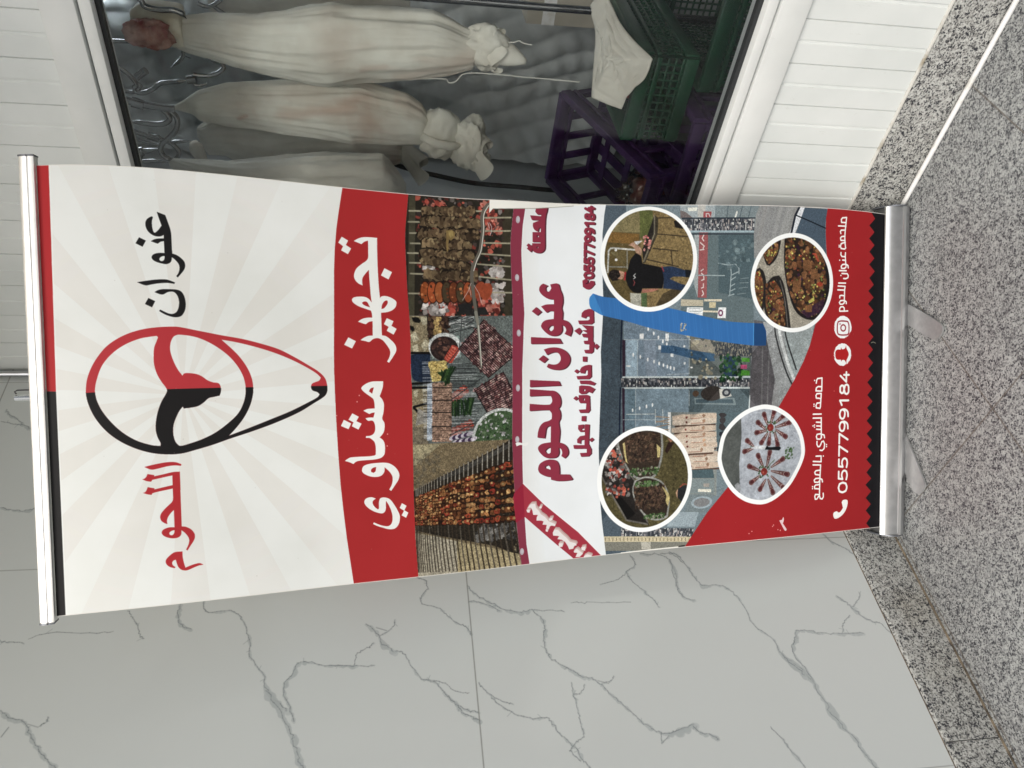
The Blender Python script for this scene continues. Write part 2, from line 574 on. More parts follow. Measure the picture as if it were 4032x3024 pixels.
def scaleP(P, k, c=None):
    c = c or (sum(p[0] for p in P)/len(P), sum(p[1] for p in P)/len(P))
    return [(c[0] + (p[0]-c[0])*k, c[1] + (p[1]-c[1])*k) for p in P]

def shift(s, dx, dy):
    return [[(x + dx, y + dy) for x, y in pts(c)] for c in s.split('|')]

# ------------------------------------------------------------------ the banner print, 1000 units across, top to bottom
TH = 2363
def paint_banner():
    A = Art(1000, TH, (232, 235, 233))
    RED, RED2, BLK, WHT = (178, 44, 48), (160, 34, 38), (31, 30, 31), (238, 240, 238)
    # rays behind the emblem
    c0 = pts('491.2,280.1')[0]
    zone = A.mask('0,0 1000,0 1000,760 0,760')
    for k in range(36):
        if k % 2:
            a0, a1 = math.radians(k*10 - 95), math.radians(k*10 - 85)
            A.fill([c0, (c0[0] + 1400*math.cos(a0), c0[1] + 1400*math.sin(a0)), (c0[0] + 1400*math.cos(a1), c0[1] + 1400*math.sin(a1))], (214, 205, 198), alpha=0.28, clip=zone)
    yy, xx = np.mgrid[0:TH, 0:1000]
    far = np.clip((np.hypot(xx - c0[0], yy - c0[1]) - 330) / 330, 0, 1)[..., None].astype(np.float32)
    w_ = np.array([232, 235, 233], np.float32) / 255
    A.a[:] = A.a * (1 - far*0.75) + w_ * far * 0.75
    # top strips
    A.fill('1048.6,-20.7 515.7,-33.8 510.3,19.9 1001.7,24.4 1047,24.8', RED)
    A.fill('515.7,-33.8 510.3,19.9 -33.4,19.7 -23.3,-33.8', BLK)
    A.line('1025.7,26.4 510.3,20.4 -33.4,19.7', 2.5, WHT)
    # emblem
    ring = ('509.9,80.1 532.8,83.3 557.9,92.4 581.5,106.1 605.1,125.5 622.4,149.4 634.8,175.6 642.9,204.1 647.1,235.1 648.4,267.5 647,280.8 640.7,312.4 629.7,369.6 622.5,413 612.4,454.7 599.4,497.1 580.4,534.8 559.6,570.4 545.4,592.6 531.2,606.4 516.9,611.7 499.6,612.6 488.2,608 479.8,597.7 468.6,579 446.6,541.8 422.5,486.2 403.2,432.1 385.8,376.9 373.5,340.9 363,303 355.6,270.8 355.4,239.2 361.2,205.9 375.1,170.9 393.9,141 417.5,116.2 447.2,96.3 476.3,84.6 499.7,80.1'
      '|511.5,98.7 531.8,103 562,114.6 586.9,134.2 606.8,160.5 620.5,191.5 625.5,215.3 627.3,228.4 624.2,231.4 615.1,228 600.9,222.7 580.1,220.8 561.9,221.3 540.9,226.5 522.4,235.5 510.4,243.4 502.4,246.3 493.3,242.8 477.7,233.9 456.9,226 433.3,220.8 412.2,219.6 396.2,222.7 381.3,228.6 375.2,227.9 378.3,208.9 390.5,178.5 410.3,151 435,128.5 461.9,110.8 485.6,101.3 501.2,98.8'
      '|627,265.6 630.2,275.4 626.1,307 617.1,331.5 602.8,356.1 582.9,380.8 558.6,400.6 534.2,412.8 512.3,417.3 493.1,417.2 471.2,412 446.8,399.5 425.4,378.2 401.9,346.9 386.8,316.2 378.4,291.2 373.4,270.2 376.9,264.2 386.5,258.5 405.3,255.5 423.9,257.3 442.3,264 455.4,270.6 465.3,278.2 460.5,280 462.2,296.5 465.6,311.4 474.2,324.2 483.4,334.5 486.4,347.1 488.9,358.6 499.2,362 511.4,361.4 518.1,357 520.1,345.7 525.1,333.4 534.5,321.2 539.9,309 542.2,291.9 541.2,283.3 536.2,279.9 550.8,270.2 571.9,261.2 592.9,255.9 608.6,256.5 620.4,260.5'
      '|619.8,366.8 615.4,394.7 605.3,438.6 590.9,486.1 574.7,526.4 556.7,561.9 541.2,586.8 531.2,597 524.1,593.3 519.9,583.3 515.6,574.7 507.1,572.5 500,575.7 494.8,588.2 489.8,593.2 482.8,587.9 470.3,564.9 449.8,522.6 429.9,472.9 409.1,419.2 393.2,375.9 408.6,390.5 432.8,409.5 457.3,423.3 481.9,432 506.7,435.2 534.1,431.1 561.5,418.8 588.5,399')
    A.fill(ring, (181, 58, 64), smooth=True)
    A.fill(ring, BLK, smooth=True, clip=A.mask('503,47.1 511.3,657.8 298,651.8 334.8,40.4'))
    # big lettering
    A.fill('904.5,238.6 898.2,256 884.1,260.4 864.9,265.8 848.6,267.1 827.3,267 813.5,267.4 810.5,276.2 804.3,285.3 796.4,292 787.3,293.6 779,291.4 768.7,284.1 760.1,277.1 763,274 770.1,278.7 780.2,281.4 789.2,280.5 796.4,275.8 802,270.5 805,266.2 797.6,265 792.5,261.7 789.2,254 790.2,244.8 793.1,234.3 796.9,227.6 802.2,224.3 807.8,226 811.7,231.9 813.6,241.1 813.7,251.2 826.5,251 840.3,250.9 838.3,243.5 834,237.9 836.1,231.3 838.9,223.8 843.5,231.5 845.5,240.7 846.4,250.9 854.2,251.1 851,245.5 850,237.8 852.3,228.8 859.2,220 868.6,215.1 878.3,214.1 886.5,217.2 891.7,223.4 893.9,228.5 891.7,230.2 883.8,227.8 872.5,227.7 862.8,229.2 858.1,231.3 858.6,234.3 865.9,241.4 874.7,247.5 888.7,243|807.2,251.1 806.3,246.2 803.1,241.5 799,239.8 795.8,242 795.6,246.2 798.6,249.7 802.7,250.9|846.5,200 839.8,213.7 825.9,206.4 833,192.4|747.1,192.3 750.7,211.5 754.1,234.4 754.6,252.7 752.1,261.9 748.6,270.7 745.4,269.5 747,255.5 745.6,237.1 742.8,221.8 740.5,209.4|725.6,227.3 730.4,235.1 732.6,244.3 733.1,261.2 732.2,275.1 728.8,282.7 721.5,287.9 709.1,291.3 695.7,291.7 683.9,288.9 673.7,282.3 670.3,274.4 670.4,263.6 674.8,249.9 679.7,240.9 683.4,235.5 686.6,237.8 681.8,247.1 677.9,256.2 677.6,264.6 681.9,271.7 690.3,275.9 700.3,277.8 710.3,277.4 719.4,274.6 725.9,269.4 727.7,264.1 726.3,254.8 720.6,243.1|712.3,214.4 705.4,228.1 691.5,221.2 698.7,206.9', BLK, smooth=True)
    A.fill('328.8,192.5 332.6,210.3 336.1,231.9 337.1,247.4 335.4,259.8 330.5,270.5 326.9,269.3 328.5,256.4 327.4,240.9 323,219.2 321.7,206.9|313,251.2 313.3,266.3 290.5,266.3 243.7,266 183.9,265.9 181.9,274.9 174.8,285.7 164.5,292.5 155.7,293.3 147.1,290.3 135.5,282.8 125.5,276.6 127.9,273.6 139.4,279 149.8,280.9 157.9,278.8 167.2,272.8 175.1,264.9 165.3,264.3 159.6,260 157.2,252.1 158.2,241.3 162.8,230.6 168,225 173.4,223.5 179.2,226.5 182.8,234.4 183.9,242.1 183.1,250.5 224,250.7 218.4,244.9 209.4,238.4 202.7,235.8 197.5,235.2 191.9,236.2 194.8,230.1 201.1,223.4 209.1,221.4 216.7,223.2 225.7,229.6 236.9,240.9 243.3,247.3 250.1,249.7 274.6,250.1 272.2,235.9 266.9,208 262.9,205.3 265.3,195.8 269,187.2 269.9,191.4 273.1,194.5 281.7,197.9 277.8,212.2 275.3,211.4 278.8,229.9 282.6,249.9 305.3,250.2 303.1,236.9 297.8,207.9 293.7,205.6 295.6,196.8 300.4,187.3 301.8,191.7 305.4,195.7 312,198.6 308.6,212.6 305.7,211.8 309.1,231|176.2,250.3 175.4,245 172.7,240.7 169.3,239.3 165.7,240.7 164.5,244.6 166.8,248.1 171,249.9|124,249 124.3,265.7 110.8,265.9 96.4,268.1 85,270.9 88.2,279.6 91.4,290.9 92.4,302 88.2,309.9 86.7,298.7 82.2,285.8 78.8,276.2 78.4,269.8 81.2,262.1 88,256 96.2,253.2 106.1,251 104.8,246.5 99.9,243.2 93.6,244.5 88.7,249.8 86.2,248.2 89.8,238.9 95.8,232.2 102.2,229.6 109,231.1 117.1,238.3', (176, 50, 56), smooth=True)
    # red band
    band_top = '1062.5,672.4 1008.2,666.4 943.4,654.3 899.4,646.7 846.2,640.7 793.1,637.2 686.6,634.1 601.5,631.6 547.6,630.7 442.5,632.2 350.5,634.7 257.6,638.5 189.4,643.7 119.9,650.2 -2.5,665.7 -69.2,674.5'
    band_bot = '-92.5,851.8 1.9,837.8 102.6,832.6 230.6,830.9 313.6,831.5 396.2,831.5 505.6,832.1 546.7,830.4 626.7,832.3 693.7,830.6 759.7,826.8 825.3,825 879.7,823.7 912.7,825.2 996.5,834.7 1081.2,842.3'
    A.fill(band_top + ' ' + band_bot, (165, 45, 47))
    A.fill('871.8,689.4 878.2,699.5 882.8,712.8 884.1,728.3 883.9,749.9 853.8,749.3 817.2,749.4 778.3,750.4 752.4,751.9 731.9,753.6 735.8,755.1 738.7,762.4 738,773.6 733,787.1 726,796 719,796.5 710.2,793.3 702.3,784 697.5,770.3 695.6,755.4 669.9,755.6 638.2,755.9 636.2,766.4 626.4,779.8 615.5,789.8 604.5,793.4 595.6,791.5 582.4,783.2 568,773 571.3,767.7 582.4,774.1 593.4,776.7 602.2,775.1 613.1,768.1 624,759.3 629.4,750.4 630.8,742.6 628.1,732.4 620.8,722.6 622.8,712.2 625,699.5 631,708 635.9,719.3 637.4,732 673.7,732.3 671.3,722.5 665.3,714.7 668.1,704.6 671.5,694.1 678.5,704.9 682.1,718.3 682.8,731.7 693.2,730.9 700.3,728.8 704.6,714.5 710.5,697 718.6,684 724.9,680.5 729.9,682.2 733.2,688.8 735,704.3 734.2,715.3 729.8,724.1 721.4,731.6 734.3,729.7 760.1,728.2 785.9,726.7 803,726.3 794,718.1 782.9,710 774.3,708.2 763.1,709 767.4,698.6 774.5,691.1 783.9,687.4 793.6,688.8 805.6,695.2 817.1,708.7 825.2,720 831.9,724.6 841.6,725.6 875.2,726 872,716.9 865.5,709|719.4,706 722.4,710.5 723,716.1 720.6,720.5 714.6,723.6 708.7,726.8 711.6,716.9 715.2,709.2|705.5,756.5 715.7,758.4 723.5,763.1 727.4,768.8 727.1,773.3 720.5,773.2 712.8,768.4 707.1,762.6|880.1,659.3 871.8,675.3 860.8,669.1 853.1,682.4 838.5,673.7 846.7,656.6 857.1,661.9 865.3,650|809.4,767.2 800.4,787 781.3,777.3 790.6,757.4|682.4,769.9 674.9,787.9 662.7,781.9 655.3,795.6 640.2,787 649.8,768.8 660,774.3 666.8,762|631.6,668.7 622.3,687.9 603.8,677.5 612.8,657.5', WHT, smooth=True)
    A.fill('521,756.2 506.8,754.8 493.5,750.3 482.9,745.9 474.7,752.5 463.8,756.4 450.4,756 439.7,754.4 424.9,751.2 414,756.5 396.4,756 385.8,751.6 376.7,743.1 368.2,752.5 355.8,756.3 336.8,755.8 328.9,752.8 322.5,744.4 319.3,727.8 318.6,700.6 317.6,684.3 315.2,678.4 310.4,672.9 316.1,661.5 319.5,651 324.3,657.8 327.9,665.9 328.7,687.3 328.6,714.4 330.1,728.1 332.6,731.5 351.5,732 365.1,729.1 373.5,721.1 376.4,715.7 376.8,706.8 381.6,707.7 382.2,718.6 386.8,726.9 394.7,731.2 408.1,731.6 419,727.8 421.3,722.4 420.7,714.2 427.6,707.1 429.2,717.2 428.9,728 441.6,731.9 441,725.6 438,717.4 446.9,702.2 451,712.3 451.8,723.2 452.3,732.2 464.4,731.7 475.2,729.3 480.6,724 490.2,710.7 498.3,701.4 504.4,698.1 510.2,703.1 518,716.9 521,730.5|505.8,731.2 503.3,723.2 495.9,718.2 489.9,726.4|441,673.8 431.8,690.5 420.8,683.7 414.1,697 398.9,688.5 408.2,671.6 417.9,676.4 425.1,663.8|425.2,651.8 415.4,670.4 400.8,663.1 409.6,644|292.8,694.5 303.4,698.8 308.5,713.9 310,735.8 308.6,760.6 301.7,775.7 288.7,788 274.7,793.2 261.1,790.1 248,781.3 232.8,770.3 236.8,764.9 248.6,771.6 262.1,774.7 273.2,773.6 285.9,765.6 297,754.2 285.3,753.1 276.2,745.9 272.9,734.8 274.4,718.4 280.1,705 286,697|299.3,731.7 297.9,724.5 292.8,718.4 286.9,718.2 284.3,724.2 288.1,729.7|210.3,698.2 216.8,701.9 220.1,711.5 219.5,719.7 215.3,728.9 211.2,722.2 205.9,719.9 199,721.9 191.7,727.2 186.3,733.9 189.7,736.2 201.9,736.3 212.7,738.7 216.5,743 216.1,755.4 210.6,766.4 196,777.2 178.7,786.6 164.5,791.8 148,790 137.5,784.1 131.9,775.6 132,761.6 137.4,745.1 142.7,731.4 149.2,719.5 153.1,722 145.8,737 141.3,750.7 140.8,761.8 147.1,769 160.6,772.1 177.3,769.7 194.4,763.2 207.3,756 197.8,755 186.8,754.7 178.8,751.7 175.2,746 176.9,735 184.2,718.7 194.8,705.4 203.4,699.3|198,798 190.1,810.8 178.6,804.6 171.4,815.2 158.3,808.6 165.5,796.4 177.4,803.4 185.8,791.8', WHT, smooth=True)
    # ---- strip of three barbecue pictures
    strip_l = pts(band_bot)[::-1]
    strip_r = pts('1103.7,1120.7 980.5,1125.8 888.2,1118.4 797.1,1119.7 728.2,1121.4 691.6,1120 565.5,1115.6 474.8,1115.4 351.4,1114 260.2,1116.1 110.5,1121 32.5,1127.9 1.8,1132.6 -128.9,1137.9')
    strip = A.mask([strip_l + strip_r[::-1]])
    MEAT = [(112, 92, 66), (96, 76, 54), (128, 104, 74), (84, 66, 48), (140, 116, 82)]
    EMB = [(58, 50, 46), (40, 37, 35), (96, 88, 84), (160, 70, 56), (190, 88, 70), (120, 50, 44), (130, 122, 118), (74, 62, 58)]
    # kebabs over embers
    p1 = A.mask('1102.8,805.8 689.6,818.9 691.6,1128.1 1132.1,1143') * strip
    A.clip = p1
    bb = (560, 900, 1010, 1270)
    A.fill('1102.8,805.8 689.6,818.9 691.5,1135.5 1132.1,1143', (50, 46, 38))
    A.fill('1014.2,821.1 953.8,831 883.8,821.9 804.2,824.1 683.9,829.5 683.2,796 1012.7,804.5', (52, 74, 42))
    A.fill('995.8,836.2 683.8,827.4 684.1,844.2 997.2,854.1', (82, 78, 60))
    A.fill('1029.4,1093 1031,1124.3 685.4,1118.2 685.5,1095.6', (66, 60, 46))
    e0, e1 = pts('688.4,859.2 1002.6,1097')
    A.blobs((e1[0]-440, e0[1], e1[0]+25, e1[1]), 900, 3, 9, EMB)
    for q in ['960.1,1031.9 912.8,1095.3', '990.9,1030.3 953.5,1069.3', '985.2,879.1 971,934.2', '775.8,869.8 723.6,1091.8', '727.8,898.5 693.7,958.3', '731.7,1025.1 694.1,1080.1']:
        (ax, ay), (bx, by) = pts(q)
        A.blobs((min(ax, bx), min(ay, by), max(ax, bx), max(ay, by)), 90, 3, 10, [(206, 96, 78), (184, 74, 60), (214, 130, 112), (120, 48, 42), (70, 50, 46)])
    for q in ['725.1,868.6 693.5,932.2', '822,1060.1 799.5,1093.2', '780.2,1061.6 727.9,1098.6', '822.4,875.1 805.2,900.3']:
        (ax, ay), (bx, by) = pts(q)
        A.blobs((min(ax, bx), min(ay, by), max(ax, bx), max(ay, by)), 45, 4, 10, [(188, 180, 176), (206, 200, 196), (140, 132, 128)])
    A.fill('722.8,967.7 725.3,1007.3 694,1002.2 697.9,965|712.8,1009.2 715.1,1042.5 694.1,1053.2 694,1002.2', (44, 44, 44))
    rows = ['957.6,836.3 969.8,1043.1', '929.8,833.5 932.7,877.8', '901.8,837 904.2,877.1', '876.2,838.5 877.9,876.5', '851.2,829.5 852.7,875.9', '826.7,835.1 827.7,879.5', '799.1,836.6 799.1,878.8', '747.7,831.1 748.6,873.4',
            '952.8,1042.8 956.3,1118.5', '918.4,1042.1 921.5,1117.8', '887.2,1037 888.3,1117.3', '858.4,1032 855.1,1116.7', '830.6,1023.8 825.6,1116.1', '797.3,1024.2 789.3,1117.7', '754.7,1063.3 754.4,1119.4']
    for q in rows:
        A.line(q, 4.2, (168, 162, 134))
    for q, w, nn in [('959.1,876.3 967.3,1010.1', 15, 11), ('933.7,871.5 937.3,1029.2', 17, 12), ('900.4,866.4 906.1,1024.2', 18, 12), ('878.7,872.3 876.4,1001.6', 17, 10), ('850.3,867.3 851.9,1009.9', 16, 11), ('836.3,869.1 818.4,996', 15, 11), ('797.2,876.7 798.3,1019.8', 17, 11)]:
        a, b = [Vector(v) for v in pts(q)]
        for k in range(nn):
            p = a.lerp(b, (k + .5) / nn)
            A.chunk(p.x, p.y + 2, w*1.12, [(44, 36, 28)])
            A.chunk(p.x, p.y, w, MEAT)
            for _ in range(7):
                A.chunk(p.x + rng.uniform(-w, w)*.7, p.y + rng.uniform(-w, w)*.7, w*.3, MEAT + [(150, 130, 92), (70, 54, 40)])
    A.fill('914.4,936.1 917.1,950.2 911.5,960.9 899.2,958.5 888.6,949.6 892.3,943.2 861.7,941.4 859.5,937.1 889.9,935.6', (150, 122, 70), smooth=True)
    A.fill('912.6,941.5 913.3,954.5 903.2,956.4 894.6,947.6', (176, 150, 84), smooth=True)
    a, b = [Vector(v) for v in pts('751.7,875.6 754.2,994.7')]
    for k in range(7):
        p = a.lerp(b, k / 6)
        A.disc(p, 12 + 18, 15, (60, 34, 24)); A.disc(p, 27, 13, [(170, 80, 36), (190, 84, 40), (176, 90, 44), (80, 66, 46), (128, 62, 34), (84, 70, 48), (170, 76, 40)][k])
        A.blobs((p.x-20, p.y-10, p.x+20, p.y+10), 6, 2, 5, [(70, 52, 36), (206, 120, 66), (120, 60, 34)])
    for q in ['761,1027.9 769.4,1032.5', '757,1047.8 769.6,1050.2']:
        A.disc(pts(q)[0], 24, 15, (172, 72, 42), rot=0.4)
    # raw kebabs on a steel table
    A.clip = A.mask('689.1,795.1 691.5,1135.5 350.5,1129.6 354,830.4 353.4,786.5') * strip
    A.fill('689.1,795.1 691.5,1135.5 330,1129.2 348.7,786.4', (104, 114, 112))
    A.fill('691.9,828.7 690.6,880.2 586.7,884.6 591.2,830.6|505,828.5 508.5,875.9 394.7,873.2 396.7,825.8', (148, 134, 102))
    for q in ['638.5,831.8 649.3,845.5 627.9,856.2 621.3,840.3', '610.6,835.6 617.1,851.4 597.7,853.2 595.5,839.7', '612.8,860.3 630.1,872 617.1,884.2 595.5,868.9', '686,859.8 688.5,880.2 666.8,877.4 666.7,866.1', '494.1,837.2 500.3,848.6 476.5,845.8 483.2,836.9', '504.5,857.7 497.6,873.4 484.8,861.8', '469.8,852.4 478.1,868.4 464.9,870.3']:
        A.fill(q, (196, 188, 156))
    A.fill('401.1,824.8 399.2,871.1 350.7,874.5 353,827', (122, 112, 92))
    A.fill('685.6,836.3 685.9,853.1 677.4,861.9 670.9,857.2 675,841.6|664.1,830.2 662.1,841.3 652.5,844.4 648.2,838.7 655.6,830', (30, 29, 28), smooth=True)
    A.fill('586.9,830.5 592.3,850.8 593.2,884.7 517.1,882.9 519.9,844.6 530.9,833.6', (38, 54, 80), smooth=True)
    A.line('593.4,830.7 592.8,884.7|513.6,830.9 514.9,880.6|502.8,830.7 503,875.8|452.9,836.2 460.6,868 462.6,877.1|450.7,836.1 439.5,847.1 430.1,867.2', 6, (26, 25, 24))
    A.fill('450.3,847.4 434.3,871.9 410.3,869 402.7,839.4', (150, 146, 136))
    A.fill('690.6,878 691.4,941.8 660.8,938.8 641.1,913.2 628,881', (40, 34, 32))
    a, b = pts('634.4,881.2 689.2,939.5')
    A.blobs((a[0], a[1], b[0], b[1]), 110, 3, 8, [(70, 50, 42), (92, 66, 52), (50, 38, 34), (112, 84, 60)])
    A.blobs((pts('643.2,897.3')[0][0], pts('643.2,897.3')[0][1], pts('686.7,914.2')[0][0], pts('686.7,914.2')[0][1]), 30, 3, 7, [(196, 164, 96), (180, 146, 84)])
    for k in range(22):
        y = rng.uniform(50, 260)
        A.line([pts('687,944')[0], pts('691.8,1027.8')[0]] if k == 0 else [(pts('667.3,939')[0][0] + rng.uniform(-28, 28), pts('667.3,939')[0][1]), (pts('687.3,995')[0][0] + rng.uniform(-30, 25), pts('687.4,1009')[0][1])], 1.6, rng.choice([(30, 30, 32), (196, 200, 198), (60, 64, 66)]))
    A.fill('628,885.6 638.9,966.1 581.5,969.5 578,888.9', (150, 176, 168), alpha=.8)
    A.disc(pts('608.3,926.2')[0], 38, 46, (206, 212, 210)); A.disc(pts('603.9,923.8')[0], 33, 39, (58, 44, 42))
    a = pts('603.9,923.8')[0]
    A.blobs((a[0]-30, a[1]-36, a[0]+30, a[1]+30), 60, 3, 7, [(84, 58, 52), (64, 46, 44), (110, 74, 62), (44, 34, 36)], keep=lambda x, y: (x-a[0])**2/900 + (y-a[1])**2/1400 < 1)
    for q in ['575.4,934.6 603.7,953.7', '469.5,939.2 494.9,979.3', '378.6,937.2 400.6,993.7']:
        u, v = [Vector(w) for w in pts(q)]
        for k in range(6):
            p = u.lerp(v, k/5)
            A.disc(p, 13, 8, (196, 66, 50), rot=math.atan2(v.y-u.y, v.x-u.x) + 1.57)
            A.disc(p + Vector((1, -2)), 8, 3, (222, 118, 96), rot=math.atan2(v.y-u.y, v.x-u.x) + 1.57)
    def skewered(q0, pal, rows_, cols, r, base):
        P = [Vector(v) for v in pts(q0)]     # four corners: a-b first row, d-c last row
        A.fill([(p.x, p.y) for p in P], base)
        for i in range(rows_):
            for j in range(cols):
                u, v = (j + .5)/cols, (i + .5)/rows_
                p = P[0].lerp(P[1], u).lerp(P[3].lerp(P[2], u), v)
                A.chunk(p.x, p.y, r, pal)
                A.chunk(p.x - 1.5, p.y - 1.5, r*.5, [tuple(min(255, int(c*1.25)) for c in pal[0])])
    for k in range(70):
        x = rng.uniform(620, 1560)
        p, q = pts('564.3,939')[0], pts('369.8,934.7')[0]
        xx_ = p[0] + (q[0]-p[0]) * k / 70
        yy_ = p[1]
        A.line([(xx_, yy_ - 4), (xx_ + rng.uniform(-3, 3), yy_ + rng.uniform(60, 90))], 1.5, rng.choice([(52, 58, 60), (160, 168, 168), (70, 76, 78), (40, 44, 46)]))
    A.fill('512.9,873.8 514.7,889.7 363.3,886.2 361.9,870.2', (170, 186, 204))
    for k in range(50):
        p, q = pts('569.3,884.2')[0], pts('363.7,879.3')[0]
        x = p[0] + (q[0]-p[0])*k/50
        A.line([(x, p[1] - 22), (x, p[1] + 14)], 1.3, rng.choice([(66, 72, 80), (216, 222, 226)]))
    skewered('514.7,889.7 513.6,940.2 356.4,936.7 358.9,886.1', [(150, 118, 98), (132, 102, 86), (166, 134, 114), (112, 86, 74)], 26, 13, 5.5, (84, 64, 54))
    for q in ['437.1,885.6 433.9,943', '501.6,889.4 500.4,939.9', '468.9,886.4 466.8,941.5', '398.7,884.7 396.4,937.6']:
        A.line(q, 3, (56, 44, 40))
    skewered('569.4,879.6 571.1,927.6 524.9,931.2 519.1,889.8', [(190, 164, 88), (170, 142, 70), (204, 180, 104)], 9, 9, 6, (140, 112, 60))
    for (q, nn) in [('538.5,906.3 555.3,950.4 509.5,930.9 529.6,912.9', 18), ('462.7,943.7 469.7,999.8 429.6,996.6 424.9,947.5', 20)]:
        P = [Vector(v) for v in pts(q)]
        for k in range(nn):
            u = k / (nn - 1)
            a_, b_ = P[0].lerp(P[3], u * .9), P[1].lerp(P[2], u)
            a_, b_ = (P[0].lerp(P[1], u), P[3].lerp(P[2], u))
            A.line([a_ + Vector((rng.uniform(-4, 4), rng.uniform(-4, 4))), b_ + Vector((rng.uniform(-4, 4), rng.uniform(-8, 8)))], 4.6, rng.choice([(38, 66, 34), (52, 84, 40), (30, 52, 30)]))
    def grill(q, nl):
        P = [Vector(v) for v in pts(q)]
        A.fill([(p.x, p.y) for p in P], (96, 66, 66))
        for _ in range(380):
            u, v = rng.random(), rng.random()
            p = P[0].lerp(P[1], u).lerp(P[3].lerp(P[2], u), v)
            A.chunk(p.x, p.y, rng.uniform(2.5, 5.5), [(176, 130, 126), (130, 80, 78), (206, 172, 160), (92, 54, 56), (150, 100, 96), (76, 48, 52), (196, 150, 148)], 1.6)
        for k in range(nl):
            u = k / (nl - 1)
            A.line([P[0].lerp(P[3], u), P[1].lerp(P[2], u)], 1.6, (32, 27, 30))
        for u in (0, .33, .66, 1):
            A.line([P[0].lerp(P[1], u), P[3].lerp(P[2], u)], 2.4 if u in (0, 1) else 1.6, (30, 26, 28))
    grill('680.7,1037 592,1135.3 524.3,1045.7 603.7,963', 22)
    grill('494.1,1005 538.9,1088.8 439.1,1142.3 406.8,1052.9', 20)
    A.line('467.3,936.8 529.1,1034|374.2,937.1 416.7,1034.1|560.1,927.4 603.6,965.3 691.6,976.5', 2.4, (60, 66, 68))
    c = pts('348.5,1082.9')[0]
    A.disc(c, 92, 88, (200, 206, 204)); A.disc(c, 84, 80, (70, 96, 62))
    A.blobs((c[0]-60, c[1]-84, c[0]+90, c[1]+20), 260, 2, 6, [(58, 90, 50), (80, 112, 70), (42, 66, 40), (150, 148, 150), (100, 124, 88), (196, 196, 198)], keep=lambda x, y: math.hypot((x-c[0])/84, (y-c[1])/80) < 1)
    for q in ['365.1,941.5 373.8,990.8', '353.4,950.6 359.7,1002.3']:
        u, v = [Vector(w) for w in pts(q)]
        for k in range(7):
            p = u.lerp(v, k/6)
            A.disc(p, 10, 6, (70, 52, 86) if k % 2 else (198, 190, 204), rot=1.2)
    A.grain((0, 0, 1000, TH), 0.10, 2)
    # kebabs on a long charcoal grill
    A.clip = A.mask('352.1,786.4 354,830.4 351.4,1114 350.2,1133.3 -128.7,1136.4 -82.5,775.4') * strip
    A.fill('388.6,787.4 371.5,1144.8 -130.5,1151.5 -82.5,775.4', (128, 112, 82))
    A.blobs((300, 1020, 560, 1440), 500, 3, 9, [(138, 122, 92), (118, 104, 78), (150, 132, 98), (108, 94, 70)], alpha=.5)
    A.fill('352.3,831.4 350.9,907.2 299.8,844.6 293.5,831.1', (164, 154, 118))
    A.blobs((pts('293.6,829.9')[0][0]-200, pts('293.6,829.9')[0][1]-5, pts('326.5,830.7')[0][0], pts('288.9,905.7')[0][1]), 260, 2, 7, [(110, 102, 84), (96, 90, 76), (124, 114, 92)], alpha=.5)
    A.fill('227.4,830.7 258.2,900.1 287.2,970.6 332,1073.4 360.9,1125.7 27.7,1125.1 62.2,1055.4 85.8,966.4 105.1,891.6 122.6,833', (50, 44, 36))
    A.fill('258.2,900.1 284.8,970.6 316.4,1047.5 344.4,1112.4 332.1,1112.2 301.8,1047.2 270.3,970.3 248.5,902.3', (74, 72, 68))
    A.blobs((pts('78.4,991.6')[0][0], pts('121.3,1005.2')[0][1], pts('121.3,1005.2')[0][0], pts('110.7,1121.3')[0][1]), 120, 4, 10, [(110, 108, 104), (84, 82, 80), (130, 128, 124), (60, 58, 56)])
    A.fill('115.5,832.9 112.2,854.8 99.8,896.5 79.7,966.2 54.8,1055.3 32.7,1125.2 -67.6,1144.6 -31.6,839.1', (176, 160, 118))
    A.fill('115.5,832.9 99.8,896.5 85.3,946.2 -20.2,948.9 -7,834.8', (178, 172, 154), alpha=.8)
    x0, y0 = pts('4.3,949.5')[0]
    A.blobs((0, 1110, 110, 1290), 160, 2, 4, [(206, 190, 146), (160, 142, 100)], alpha=.5)
    NS = 30
    for k in range(NS):
        u = k / (NS - 1)
        x = 165 + 1120 * (u ** 1.75)
        top, bot = 600 - 580 * (x - 150) / 1100, 0
        m0, m1 = 690 - 430*((x-150)/1100)**1.0, 1000
        w = 1.2 + 3.0 * u
        CV = lambda X, Y: tuple(np.array(pts('325.6,847.7')[0]) + (np.array(pts('310.8,1098.8')[0]) - np.array(pts('325.6,847.7')[0])) * (X-200)/1000 + (np.array(pts('88.3,842')[0]) - np.array(pts('325.6,847.7')[0])) * (Y-200)/1000)
        A.line([CV(x, top), CV(x + 5, 1000), CV(x + 30*u + 6, 1230), CV(x + 75*u + 20, 1520)], w + .6, (66, 56, 44) if k % 3 else (92, 84, 72), smooth=True)
        A.line([CV(x, top), CV(x, m0)], w*.7, (176, 172, 160))
        nn = int(15 - 8*u)
        for j in range(nn):
            yv = m0 + (m1 - m0) * (j + .5)/nn
            r = 3.2 + 9.0*u
            cx_, cy_ = CV(x + rng.uniform(-1, 1)*8*u, yv)
            A.chunk(cx_, cy_, r*1.15, [(44, 26, 16)])
            A.chunk(cx_, cy_, r*.86, [(168, 108, 58), (140, 82, 44), (192, 136, 80), (118, 62, 34), (160, 64, 40), (92, 54, 30), (74, 42, 26)] if rng.random() > .14 else [(150, 50, 36), (160, 64, 40), (52, 36, 26)], rng.uniform(1, 1.7), 1.57)
            A.chunk(cx_ + r*rng.uniform(-.3, .5), cy_ - r*.2, r*.4, [(196, 150, 90), (206, 164, 100), (150, 96, 52), (84, 50, 30)])
